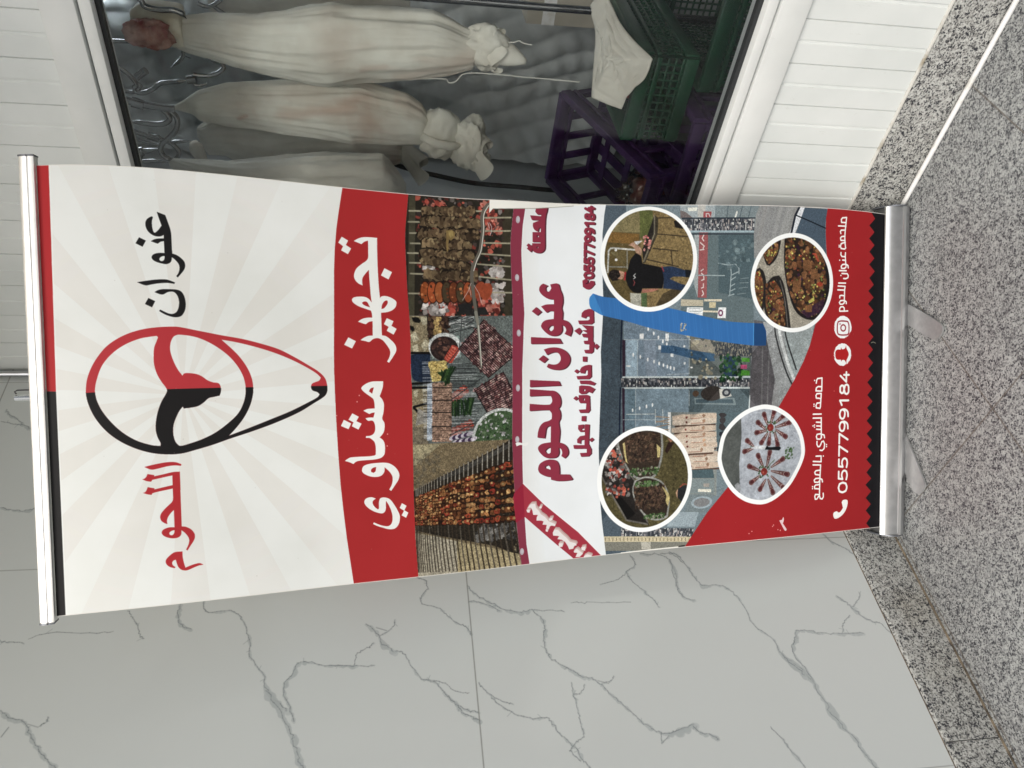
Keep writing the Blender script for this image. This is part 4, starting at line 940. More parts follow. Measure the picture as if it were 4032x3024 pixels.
    for k in range(70):
        u, v = [Vector(w) for w in pts('715.9,1361.8 613.2,1858')]
        p = u.lerp(v, k/69)
        A.line([(p.x - 60, p.y + 8), (p.x + 60, p.y - 4)], rng.uniform(1, 2), rng.choice([(40, 92, 156), (66, 128, 196)]), alpha=.35)
    A.blobs((pts('641.4,1633.1')[0][0]-6, pts('646.9,1624.7')[0][1], pts('651.8,1633.1')[0][0]+6, pts('646.3,1641.5')[0][1]), 14, 2, 4, [(150, 150, 140)])
    A.clip = None
    # ---- red foot of the banner
    redp = '1136.9,2113.5 995.8,2116.3 967.8,2111 927,2110.6 896.2,2111.9 855.4,2115.3 782.6,2110.6 712.7,2097.1 645.3,2075.3 581.3,2055.5 533,2032.9 475.3,1998.9 401.9,1948.7 326,1889 238.1,1829.6 168.1,1775.9 96.9,1708 49.3,1671.9 -1.8,1635.1 -54.2,1606.6 -146.8,2436.6 1183.8,2436.6'
    A.fill(redp, (152, 36, 40))
    zig = '1105.8,2283.8 1001.2,2290.7 980.9,2309.9 957.7,2285.1 938.6,2307.8 917.2,2285.1 897.9,2308.7 875.9,2286.9 856.8,2309.3 835.9,2286.8 815.7,2312 793.8,2288.6 773.8,2308.4 752.9,2284.7 733.5,2308.4 712.4,2284.1 692.6,2309.3 671.6,2287.9 650.4,2308.7 630.2,2285.2 609.6,2310.2 588.9,2287.5 569.1,2309 547.5,2286.9 527.6,2310.8 507.1,2289.2 487,2311.4 465.6,2286.2 445.3,2308.7 425.2,2287.1 404.7,2311.1 384.7,2286.7 364,2308.3 343.5,2285.8 322.6,2311.4 302.9,2286.7 281.8,2310.2 261.6,2290.5 240.2,2313.2 220.4,2287.2 200,2311 179.6,2288 159.2,2310.4 140.1,2285 118.2,2310.7 98.1,2286.7 77.2,2310.1 57.8,2287.6 36.1,2311 59.6,2288.5 36.6,2310.1 16.5,2290.8 -2.8,2312.4 -23.6,2295 -124.2,2436.6 1139.5,2436.6'
    A.fill(zig, (22, 21, 25))
    # ---- four round pictures
    INN = []
    def ring_pic(outer, inner):
        A.clip = None
        A.fill(outer, (236, 239, 240), smooth=True)
        A.clip = A.mask(inner, True)
        INN.append((A.clip, .8))
    def ell(q, n=24, k=1.0):
        (lx, ly), (rx, ry), (ux, uy), (dx, dy) = pts(q)
        cx_, cy_ = (lx + rx)/2, (uy + dy)/2
        a, b = (rx - lx)/2*k, (dy - uy)/2*k
        return ' '.join('%.1f,%.1f' % (cx_ + a*math.cos(t), cy_ + b*math.sin(t)) for t in [2*math.pi*i/n for i in range(n)])
    o = ell('694.4,1539.7 994.9,1543.7 854.5,1379.8 838.4,1676.7')
    ring_pic(o, ell('707.6,1539.8 984.5,1543.6 854.4,1393 838.6,1663.6'))
    A.fill(o, (104, 92, 56))
    A.fill('995.9,1381.7 996.9,1501.2 920.1,1500.6 922.3,1414 893.5,1380.6', (140, 128, 84)); A.fill('923.3,1414 915.9,1498.4 884.7,1495.9 889.1,1462.5 893.5,1398.3', (132, 96, 44)); A.fill('893.5,1398.3 889.1,1462.5 872.3,1489.1 694.8,1487.9 697.7,1378.6', (100, 84, 46))
    A.fill('996.9,1501.2 997.3,1684.6 678.3,1684.2 683.9,1501.3', (142, 118, 72)); A.blobs((600, 1500, 1000, 1690), 700, 2, 5, [(160, 134, 84), (120, 98, 58), (172, 148, 96), (104, 88, 52)], keep=lambda x, y: y > 1516, alpha=.7)
    A.fill('986.5,1501.1 986.6,1541.4 930.3,1541.1 892.9,1511.7 909.7,1500.6', (96, 104, 52)); A.fill('746.9,1501.7 748.5,1519.7 704.4,1519.5 704.9,1503.7', (84, 110, 66)); A.fill('749.7,1468.1 746.9,1501.7 704.9,1501.4 716.2,1470.1', (176, 176, 160))
    A.fill('745.2,1569.5 769.3,1626.6 743.6,1638 707.2,1569.3 712.1,1546.6', (64, 54, 36), alpha=.8)
    A.line('809,1401.9 868.8,1405.7 876,1411.3 877,1420.2 871.3,1484.6', 5, (198, 200, 194)); A.line('868.4,1461.2 818.6,1460.8|824.4,1408.6 822.7,1462', 3, (150, 152, 146))
    for k in range(9):
        A.line([pts('864.6,1413.4')[0], pts('868.4,1462.3')[0] if k == 0 else (pts('868.4,1462.3')[0][0] - k*6.5, pts('868.4,1462.3')[0][1])], .8, (146, 140, 100), alpha=.7)
    for q in ['871.8,1427.2', '843.8,1427.9']:
        A.disc(pts(q)[0], 4, 4, (244, 248, 250))
    A.fill('971,1545.8 961.6,1557 915.6,1554.5 834.5,1515.8 832.5,1506.8 842.9,1511.3 915.7,1541 955.3,1543.4', (70, 62, 48)); A.fill('965.8,1543.5 917.8,1544.4 840.8,1509.1 872.1,1507 917.9,1525.3', (44, 40, 36))
    A.line('969.9,1545.8 915.7,1544.4 838.7,1511.3', 4, (126, 118, 98)); A.line('961.6,1557 962.6,1604.5|915.6,1554.5 907.6,1647.6|874.9,1540.8 866.7,1615.5|843.8,1520.3 821.3,1617.6|867,1595 829,1599.4', 3.5, (70, 58, 40))
    A.blobs((pts('867.8,1525')[0][0], pts('892.9,1512.8')[0][1], pts('911.6,1525.2')[0][0], pts('892.8,1533')[0][1]), 40, 2, 5, [(214, 120, 116), (236, 160, 150), (60, 36, 36), (190, 84, 84)])
    A.fill('953.1,1604.4 955.2,1611.3 936.2,1636.3 929.9,1631.7 934.2,1608.9', (34, 30, 28))
    A.fill('895.2,1482.6 897.1,1508.3 882.7,1489.2', (232, 234, 236)); A.fill('885,1464.7 893.2,1480.3 878.5,1500.4 868,1505.9 855.5,1502.4 862.9,1489.1 878.6,1480.2', (196, 150, 122), smooth=True)
    A.fill('861.9,1486.8 853.4,1502.4 832.5,1506.8 821.2,1560.8 816.8,1569.8 783.1,1571.9 760,1567.3 761.4,1506.3 748.9,1501.7 749.4,1483.8 760.1,1468.2 783.3,1457.2 802,1455.1 814.4,1461.9 843.4,1471', (24, 24, 26), smooth=True)
    A.fill('798.6,1404 811,1407.4 816,1419.6 813.7,1435.2 798.1,1440.6 785.8,1432.7 784,1414.9', (36, 30, 28), smooth=True); A.blobs((pts('788.1,1412.7')[0][0], pts('790.2,1410.5')[0][1], pts('810.9,1412.9')[0][0], pts('810.6,1435.1')[0][1]), 30, 2, 4, [(60, 50, 44), (26, 22, 22)])
    A.fill('813.7,1435.2 808.3,1450.7 799.9,1455.1 787.7,1443.8 789.9,1430.5 798.1,1440.6', (190, 140, 112), smooth=True); A.fill('810.4,1452.9 808.2,1457.4 785.4,1455 785.5,1449.4', (180, 40, 46))
    A.line('803.6,1485.3 797.5,1479.6 793.2,1485.2 789.1,1479.6', 2.4, (210, 212, 212)); A.line('784.9,1479.5 778.6,1482.9 770.3,1479.4', 2.2, (170, 70, 72))
    A.fill('759.3,1505.2 759.3,1553.7 757.1,1555.9 750.4,1531 748.9,1504', (176, 110, 90), smooth=True)
    A.fill('821.1,1565.3 822.7,1597.1 811.4,1638.2 808.9,1661.2 789.8,1658.9 793,1603.8 787,1590.1 771.4,1626.6 769,1638.1 747.7,1642.7 754.7,1615.1 760,1569.6 789.4,1572', (40, 58, 90), smooth=True); A.fill('813.6,1638.2 808.8,1665.8 789.8,1663.5 790.2,1640.5', (26, 30, 38)); A.line('822.2,1566.5 808.4,1572.1', 3, (170, 50, 60))
    A.grain((550, 1350, 1010, 1700), .07, 2)
    # salad plates
    o = ell('621.8,2000.2 920,1979.6 778.3,1848.7 788.1,2140.3')
    ring_pic(o, ell('634.7,2000.1 906.4,1979.7 778.1,1862.1 787.7,2127.2'))
    A.fill(o, (170, 164, 148))
    def salad(q, n, dark=(48, 36, 30)):
        P = pts(q)
        A.fill([P], dark, smooth=True)
        keepm = A.mask([P], True)
        old = A.clip
        A.clip = A.clip * keepm
        xs, ys = [p[0] for p in P], [p[1] for p in P]
        bbx = (min(xs), min(ys), max(xs), max(ys))
        A.blobs(bbx, n//2, 3, 7, [(70, 40, 66), (52, 30, 52), (60, 70, 36), (90, 104, 48), (60, 40, 32)])
        A.blobs(bbx, n, 5, 11, [(132, 84, 50), (112, 68, 40), (150, 98, 60), (92, 56, 34)])
        A.blobs(bbx, n//2, 2, 4.5, [(206, 176, 72), (190, 190, 96), (170, 60, 40), (110, 130, 56), (214, 190, 90)])
        A.clip = old
    A.fill('856.6,1889.6 884.6,1918.3 902.8,1947.3 890.1,1950.3 844.1,1936 821.1,1912.9 826.2,1901.3', (38, 34, 36), smooth=True)
    salad('854,1889.7 884.6,1918.3 900.1,1938.5 869.6,1941.7 844,1927.2 826.2,1910', 70)
    A.fill('803.5,1858.6 816,1878.4 803.3,1892.8 767.7,1901.6 716.8,1899 681.2,1887.7 691.9,1859', (44, 40, 40), smooth=True)
    salad('798.4,1858.6 808.4,1878.5 767.7,1891.6 716.9,1888.9 689,1881.9 697,1859', 80)
    A.fill('785.4,1918.9 793.1,1945.1 770,1960 690.4,1978.5 623.2,1988.1 624.2,1931.6 678.5,1899.2 747.4,1893.1', (40, 38, 38), smooth=True)
    A.line('777.7,1948.2 729,1963.3 638.9,1976', 3, (110, 106, 100), smooth=True)
    salad('767.7,1898.7 777.7,1930.6 741.9,1954.3 677.6,1966.7 639,1970 639.7,1925.7 691.2,1902.1', 110)
    A.fill('910.7,1963.4 912.8,2049.4 848.1,2132.9 743.6,2147.6 669.6,2109.3 659,2052.2 682.5,2005.7 741.8,1978.1 818.7,1962.6', (34, 30, 32), smooth=True)
    salad('910.8,1967.8 910,2043.2 862.4,2093.9 795.2,2114.1 716.7,2108.6 664.2,2070.9 682.4,2021 728.9,1987.2 793.1,1968.8 859.7,1965.3', 260)
    A.fill('705.9,2070.5 724.5,2108.5 685.2,2102.6 664.2,2045.9 685,2021', (64, 36, 64), smooth=True, alpha=.8)
    A.fill('837.5,2028.6 840.5,2050.2 820.1,2062.9 806.9,2050.5 811.7,2028.9|809.6,2059.9 815.3,2081.8 789.3,2082.1 778.6,2066.5 794,2056.9|777.8,1992.8 778.1,2023.1 741.9,2017.4 741.8,1993.1|700.5,2036.2 708.4,2064.1 682.4,2061.3 682.4,2039.5', (136, 88, 52), smooth=True)
    A.fill('716.1,2048.4 729.3,2070.2 716.3,2070.3 708.4,2051.6', (206, 200, 84)); A.fill('861.5,2062.4 861.8,2074.9 836.2,2087.9 836.1,2081.5', (196, 76, 48)); A.disc(pts('767.3,2090.3')[0], 7, 11, (180, 64, 40))
    A.grain((550, 1850, 1010, 2300), .07, 2)
    # kebab trays
    o = ell('56.3,1513.8 365.3,1510.7 223.6,1364.3 208.1,1659.4')
    ring_pic(o, ell('69.4,1513.9 351.6,1510.7 222.5,1377.9 209.1,1646.4'))
    A.fill(o, (88, 80, 46)); A.blobs((20, 1330, 340, 1690), 900, 2, 5, [(104, 94, 54), (74, 68, 40), (120, 108, 64), (60, 56, 34)], alpha=.7)
    A.fill('253.8,1365.1 335.8,1428 221.8,1479.6 175.1,1471.7 75.7,1524.1 96.2,1453.4 229.6,1377.3', (40, 36, 34)); A.fill('178.3,1404.1 163.6,1438.9 112.7,1481.3 96.2,1453.4', (18, 17, 17)); A.line('229.6,1377.3 96.2,1453.4 78.5,1519|319.8,1422.8 247.6,1449.7 210,1479.5 174.9,1474.2 85.6,1519.1', 5, (110, 106, 98))
    A.blobs((pts('165.7,1414')[0][0], pts('275.3,1390.1')[0][1], pts('315.6,1415.3')[0][0], pts('312.6,1460.2')[0][1]), 170, 3, 9, [(176, 172, 168), (120, 116, 112), (210, 84, 66), (226, 110, 84), (196, 192, 188), (66, 58, 56), (150, 60, 50)], keep=lambda x, y: (y - 1375) < 120)
    A.fill('319.6,1425.3 362.6,1448.1 357.5,1566.3 286.3,1568.5 230.4,1553 212.8,1535.1 214.3,1484.5 242.3,1457.1', (150, 152, 146), smooth=True); A.fill('319.1,1432.8 357.8,1450.6 350.8,1561.2 286.8,1560.9 233.2,1547.9 217.9,1530 220,1487.1 244.3,1462.2', (60, 48, 38), smooth=True)
    A.fill('184.6,1471.7 210,1479.5 219.1,1514.9 203.7,1560.5 175.9,1580.8 141.8,1588.3 94.4,1583 86.8,1559.9 92.1,1526.8 116,1499 150.9,1479', (160, 162, 156), smooth=True); A.fill('184.3,1475.5 207.2,1484.5 214.3,1514.8 199.1,1557.9 173.8,1576.9 142.2,1583.2 99.6,1577.9 91.8,1557.3 96.7,1529.3 120.5,1501.6 152.9,1482.8', (52, 42, 34), smooth=True)
    for (bx, nn) in [('261.9,1447.3 346.4,1556.1', 230), ('122.4,1478.8 190.8,1573.1', 220)]:
        (ax, ay), (bx_, by_) = pts(bx)
        x0, x1, y0, y1 = min(ax, bx_), max(ax, bx_), min(ay, by_), max(ay, by_)
        A.blobs((x0, y0, x1, y1), nn, 2.5, 6.5, [(58, 42, 34), (84, 60, 46), (40, 30, 26), (104, 78, 60), (70, 50, 40)])
        for _ in range(60):
            x, y, t_ = rng.uniform(x0, x1), rng.uniform(y0, y1), rng.uniform(0, 3.1)
            A.line([(x, y), (x + 12*math.cos(t_), y + 12*math.sin(t_))], 1.1, rng.choice([(128, 100, 72), (110, 84, 60)]))
    for bx in ['222.9,1464.5 244.7,1553', '190.9,1481.9 204.3,1552.8', '93.7,1509 107.2,1572.8']:
        (ax, ay), (bx_, by_) = pts(bx)
        A.blobs((min(ax, bx_), min(ay, by_), max(ax, bx_), max(ay, by_)), 90, 2, 5, [(70, 104, 52), (50, 82, 42), (96, 128, 76), (150, 150, 130)])
    A.fill('318.4,1444 322.7,1450.3 265.8,1457.3 258.4,1462.3 268.5,1452.3|311.4,1548.3 298.7,1560.9 272.8,1558.3 270.9,1550.6|186.8,1562.9 176.3,1575.6 153.8,1588.3 125.5,1583.1 142.9,1575.5 157,1578.1', (206, 186, 116), smooth=True)
    A.fill('156.9,1608.9 175.4,1616.7 185.4,1642.5 141.8,1647.6 136.5,1624.3', (40, 42, 46), smooth=True); A.line('179.8,1621.8 188.6,1632.2 185.3,1643.8', 3, (170, 70, 62)); A.fill('164.2,1607.6 175.6,1614.1 144.6,1612.7', (214, 164, 130))
    A.fill('313.7,1583.9 312.4,1604.3 280.7,1581.2 288.3,1573.6', (50, 32, 26)); A.fill('328.1,1581.4 317.5,1599.2 313.2,1591.5', (176, 116, 90))
    A.grain((0, 1330, 360, 1700), .07, 2)
    # chops on a white board
    o = '407.2,1886.3 405.3,1916.1 395.7,1947.5 363,1996.3 316.3,2028.2 264.2,2040.6 231.5,2034 191.5,2012.4 156.2,1986.1 129.8,1953 111.9,1918 107,1883.3 118.1,1837.7 139,1803.9 167.3,1777.2 205.1,1755.1 248.2,1741.4 280.1,1744.1 327.3,1757.2 367.2,1792.3 395,1836.7'
    cc = ((pts(o)[0][0] + pts(o)[11][0])/2, (pts(o)[5][1] + pts(o)[16][1])/2)
    inn = ' '.join('%.1f,%.1f' % p for p in scaleP(pts(o), .91, cc))
    ring_pic(o, inn)
    A.fill(o, (184, 193, 206))
    A.fill('416,1817.7 315.4,1820.2 235.3,1812.6 144.2,1815.1 112.7,1828.7 120.9,1726.6 420.7,1726.6', (92, 98, 96)); A.blobs((280, 1860, 620, 2010), 800, 1.5, 3.4, [(120, 126, 122), (70, 76, 76), (104, 110, 106), (56, 62, 62)], keep=lambda x, y: y < pts('255.4,1813.7')[0][1])
    A.fill('171.8,1797.2 179.1,1808.3 168.3,1817.3 150.1,1817.3 155.2,1803.9', (166, 172, 178), smooth=True)
    def chop(q):
        a, b = [Vector(v) for v in pts(q)]     # bone end -> meat end
        A.line([a, b], 6, (118, 78, 76), w2=17); A.line([a, b], 1.6, (206, 190, 186), w2=3)
        A.disc(a.lerp(b, .88), 9, 7.5, (206, 190, 186), rot=math.atan2(b.y-a.y, b.x-a.x)); A.disc(a.lerp(b, .9), 8.5, 6.5, (96, 42, 46), rot=math.atan2(b.y-a.y, b.x-a.x)); A.chunk(*a.lerp(b, .68), 4, [(128, 66, 66), (140, 84, 80)]); A.chunk(*a.lerp(b, .48), 3, [(128, 66, 66), (140, 84, 80)])
    for q in ['346.9,1907.3 377.9,1895.6', '350.4,1918.8 384.3,1930.2', '347.7,1930.4 370.6,1963', '337.3,1935.1 349.2,1984.5', '329.1,1937.5 306.9,1970.6', '321.2,1932.9 283.9,1942.5', '322,1916.7 289.8,1912.2', '320.5,1907.4 293.3,1886.9', '328.9,1902.8 324.6,1870.8', '335.2,1898.1 354.7,1875.2',
              '217.7,1894.2 255.4,1875.7', '221,1905.7 263.1,1915.9', '217.9,1921.9 239.9,1961.6', '205.6,1922 191.6,1978.7', '189.3,1922.1 149.3,1967.1', '179.9,1910.6 139.9,1927.1', '180.5,1901.3 153.3,1883.1', '194,1882.9 175.8,1853.3', '208.3,1882.8 224.9,1846.3', '284.8,1859.7 302.2,1839.3', '276.8,1857.4 270.4,1830.4']:
        chop(q)
    for q in ['337.2,1917.7', '205.3,1896.6']:
        p = pts(q)[0]
        A.blobs((p[0]-18, p[1]-18, p[0]+18, p[1]+18), 30, 2, 4, [(66, 96, 56), (90, 120, 76), (50, 76, 46)])
        A.disc(p, 11, 11, (150, 42, 36)); A.disc((p[0]-2, p[1]-3), 4, 3, (190, 84, 72))
    p = pts('259.2,1981.7')[0]
    A.blobs((p[0]-22, p[1]-12, p[0]+14, p[1]+18), 34, 2, 4.5, [(60, 96, 52), (84, 120, 70)])
    A.fill('278.3,1850.6 284.5,1864.2 283.7,1905.3 271.7,1900.8 274.8,1873.3', (216, 222, 228)); A.fill('271.9,1898.5 283.7,1905.3 278.6,1912.3 277.8,1949.6 273,1954.8 266.2,1948.5 270.4,1912.3', (24, 26, 30), smooth=True); A.line('214.9,1905.7 228.2,1919.6 238.6,1932.3|282.4,1848.4 284,1855.1', 2, (70, 104, 60))
    A.grain((280, 1850, 700, 2250), .04, 2)
    A.clip = None
    for m_, st_ in INN:
        A.photo(m_, st_, .86, 1.0)
    # ---- small lettering on the red
    for q in ['975.2,2190.1 973.2,2174.1 968.1,2169.5 958.9,2170.4 959.6,2188.2', '975.2,2190.1 959.6,2188.2 935.1,2185.4 916.4,2183.8 899.9,2184.6 881.4,2187.6', '947.6,2158.7 948.6,2187.9', '924.8,2168.3 930.9,2166.4 935.2,2169.5 936,2184.1', '917.4,2184.4 915.8,2172.4 911.4,2167.2 904.2,2168.6 904,2184.6', '898.9,2186 894,2170.1 885.6,2167.1 878.9,2170.3 878.1,2183.7 881.9,2188.2', '888.4,2162.3 888.2,2162.3', '883.7,2162.3 883.5,2162.3',
              '866.7,2169.7 859.9,2169.3 854.9,2173.4 854.5,2186.7', '866.9,2187.3 854.5,2186.7 831.8,2189.2 825.6,2190.4', '843.7,2176.2 843.8,2188.2', '843,2164.8 843,2165.1', '831.8,2189.8 830.2,2176.4 824.8,2171.2 818.7,2172.6 818.1,2183.3 822.5,2189.9', '831.8,2189.8 828,2198 820.8,2199.4', '811.1,2164.2 811.6,2191.5', '802.6,2174.2 802.6,2195.7 797,2199.8 790.7,2198.6 787.3,2190.5 787.3,2181.1', '796.3,2170.3 796.3,2170.6',
              '772.8,2161.9 773.3,2189.4', '763.5,2160.2 763.3,2187.7 751.8,2185.7 713.3,2185', '751.7,2159.1 751.8,2185.7', '727.4,2166.9 733.7,2167.3 735.4,2172.6 734.1,2184.6', '720,2183.5 718.8,2170.2 712.9,2165.5 707.8,2169 708,2178.4 712.3,2185 720,2184.9', '720,2184.9 715.6,2193.1 710.4,2193.1', '686.7,2185.4 696.7,2185.3 700.3,2179.8 699.5,2171.8 694.3,2167.1 686.4,2167.5 686.8,2186.8 687.7,2199.5']:
        A.line(q, 4.6, WHT)
    for q in ['465.6,2080.6 474.5,2081.8 479.5,2085.5 480.9,2101.9 440.9,2101.2 441.9,2079.7', '441.9,2079.7 450.8,2080.8 454.7,2087.1 454.4,2100.2', '433.7,2098.7 433.1,2083.5 428.1,2079.8 419.8,2081.2 418.2,2097.6', '433.7,2099.5 392.4,2096.7 387.9,2095', '404.8,2096.5 404.2,2083.9 397.1,2080.2 389.8,2081.5 387.9,2095', '474.2,2074.3 474.2,2074.5', '401,2072.6 401,2072.9', '395.2,2072.7 395.2,2072.9', '370.6,2070 370.1,2100.3', '358.6,2070.1 358,2100.5',
              '358.4,2100.4 299.2,2101.2', '345.7,2082.1 344.6,2099.9', '334.2,2083.5 332.9,2100', '323.9,2083.1 322.5,2100.1', '334.8,2069.6 334.8,2069.9', '337.1,2075.1 337,2075.4', '331,2075.2 331,2075.4', '309.6,2100.3 308.2,2085.1 301.1,2082.6 293.7,2085.2 292.8,2096.7 298.1,2102.5 309.6,2100.3', '307.9,2101.1 305,2111.9 296.6,2113.6', '286.4,2085.3 277.1,2084.7 270.3,2088.8 270,2094.9 276.4,2099.5 284.5,2103.2 286.3,2109.6 277.8,2114.4 263.3,2112.5 257.4,2104.8 258.9,2096.6', '274.7,2121.4 274.7,2121.7', '268.7,2121.5 268.7,2121.7',
              '240.9,2082.1 240.5,2101.2 222.8,2101.4 225.5,2071.7', '240.1,2109.7 240.1,2109.9', '214.9,2071 212.9,2099.7 166.1,2097 120.2,2096.3', '197.3,2098.4 196.2,2082.6 191.3,2077.6 184.9,2080.2 181.7,2097.6', '172.4,2096.9 172.3,2081.6 167.5,2075.9 161.1,2078 159.8,2090.7 164,2097', '171.3,2097.5 167.7,2105.5 160.2,2107.4', '152.6,2095.9 152.1,2081.9 147.6,2076.9 141.3,2078.2 139.1,2095.6', '147.7,2069.8 147.6,2070', '141.6,2069.9 141.6,2070.1', '121.3,2096.3 123,2081 116.9,2078.5 108.2,2080.6 108.4,2086.7 119.2,2095.8 109.1,2099.5 107,2106.8 113.3,2111.4 124.5,2110.7']:
        A.line(q, 4.6, WHT)
    digits('0557799184', pts('122.5,2204.4')[0], pts('497.6,2207.6')[0], 34, 6.6, WHT, gap=.22)
    A.fill('57.5,2150.8 62.5,2154.8 64.9,2165.5 60.3,2171 61.8,2179.2 73.7,2189.9 82.4,2187 91,2184.2 97.1,2188.2 98.8,2200.6 96.2,2208.5 87.2,2209.2 72.6,2205.2 58.4,2195.7 47.8,2182.1 41.6,2165.9 41.9,2156.4 47.9,2152.3', WHT, smooth=True)
    for q in ['637,2180.8', '552.3,2181.1']:
        p = pts(q)[0]
        P = [(p[0] + (35 + rng.uniform(-1.2, .8))*math.cos(t), p[1] + (35 + rng.uniform(-1.2, .8))*math.sin(t)) for t in np.linspace(0, 6.283, 60, endpoint=False)]
        A.fill([P], (234, 238, 240))
        for _ in range(16):
            t = rng.choice([rng.uniform(-2.0, -1.1), rng.uniform(1.9, 2.8)])
            A.line([(p[0] + 33*math.cos(t), p[1] + 33*math.sin(t)), (p[0] + 35*math.cos(t+.15), p[1] + 35*math.sin(t+.15))], 1.2, (176, 60, 62))
    A.line('656.2,2172.4 655.9,2191.3 654.6,2200 646.3,2204.5 622.3,2205 615.5,2201.5 613.3,2192 613.2,2171.8 615.6,2162.4 623.9,2159.1 645.7,2159.3 654,2162.4 656.2,2172.4', 4.2, (140, 30, 44), smooth=True)
    p = pts('634.9,2182.2')[0]
    A.disc(p, 11.6, 11.6, (140, 30, 44)); A.disc(p, 7.4, 7.4, (234, 238, 240)); A.disc(pts('646.8,2169.4')[0], 2.4, 2.4, (140, 30, 44))
    A.fill('552.2,2152 561.5,2152.6 567.4,2159.2 567.8,2173.3 575.1,2174.2 568.8,2177.8 569.9,2187.3 575.1,2192.6 581,2193.9 571,2196.8 563.7,2201.6 553.2,2205.9 542.7,2201.9 535.4,2197.4 523.9,2196.7 530.2,2193.4 535.4,2187.8 535.4,2178.4 530.2,2176.3 536.5,2173.8 537,2159.6 542.8,2153.5', (168, 34, 38), smooth=True)
    # ---- wear: slit with a strip of film and its painted highlight, scuffs, splash, rolled white edges, specks
    A.line('988.6,1065.6 983.8,1052.2 964.6,1039.7 948,1037.1 925.4,1040 894.2,1036.1 865,1031.1 839.7,1018.4 818.8,1009.2 793.8,1006.5 769,1008.2 742,1010.9 710.8,1014.7 677.3,1018.4', 12, (92, 88, 80), smooth=True, w2=9)
    A.line('983.9,1054.4 964.8,1043 946.1,1040.9 925.5,1041.8 894.3,1038.3 865.1,1033.3 839.8,1021.7 812.6,1012.4', 2.2, (206, 206, 198), smooth=True)
    A.line('700.6,1015.1 667.5,1020.3 623,1022.9 567.3,1025.3 553.9,1026.2', 9, (120, 120, 110), smooth=True, w2=4); A.line('665.2,1021.4 616.4,1023.9 558.4,1027', 1.6, (214, 214, 206), smooth=True)
    A.line('940.6,1058 930.5,1064.5 915.9,1063.1 907.5,1059.6|940.4,1053.6 926.1,1057.7', 1.6, (206, 206, 208), alpha=.8); A.line('779.3,1004 756.3,994.7 733.3,978.9|773.2,1012.7 752.6,1025.5 727.6,1031.6|766.7,999.3 741.9,1003.2', 1.6, (190, 182, 182), alpha=.75)
    A.fill('339.9,1123.2 341.8,1131.8 338.5,1146.1 340.1,1160.5 335.1,1161.2 329.4,1153.8 334,1138.2 331,1126.4', (226, 228, 228), smooth=True)
    A.fill('53.2,1950.2 54.1,1959.3 63.1,1964.7 55,1966.6 42.7,1963 24.1,1976.8 19,1974.2 21.6,1968.7 40,1957.6', (222, 196, 200), smooth=True)
    for q in ['25.2,1945.7', '22.6,1954.1', '21.8,1846.3', '27.8,1856', '40.7,1930.4', '36.9,1926.9', '485.7,693', '469.9,686.9', '384.5,764', '353.4,762.3', '436,633.9']:
        A.disc(pts(q)[0], 1.8, 1.8, (226, 150, 150))
    A.line('590.2,2301 593,2310 589.6,2320.8', 2, (150, 146, 130), smooth=True); A.disc(pts('439.8,2149.2')[0], 2, 2, (200, 90, 90))
    for _ in range(90):
        x, y = rng.uniform(10, 990), rng.uniform(60, 2300)
        A.disc((x, y), rng.uniform(.6, 1.6), rng.uniform(.6, 1.6), (200, 190, 180) if y > 1900 else (170, 168, 160), alpha=.4)
    A.fill('965.4,1056.7 977.4,1067.7 982.6,1184.5 994.6,1303.7 997.6,1356.4 1030,1356.8 1019.2,1057.8', (228, 228, 222)); A.line('976.7,1067.7 982.8,1191.9 993.9,1303.7', 1.6, (150, 148, 140))
    A.fill('3.1,1435.3 3.9,1631.1 -33.9,1631 -37,1435', (226, 226, 218)); A.fill('5.2,1616.5 6.4,1636.8 -34.5,1636.7 -32.5,1616.4', (36, 34, 34))
    A.fill('-5,-5 1.5,-5 1.5,%d -5,%d' % (TH, TH), (224, 222, 216)); A.fill('998.5,-5 1005,-5 1005,%d 998.5,%d' % (TH, TH), (224, 222, 216))
    return A.image('banner_print')

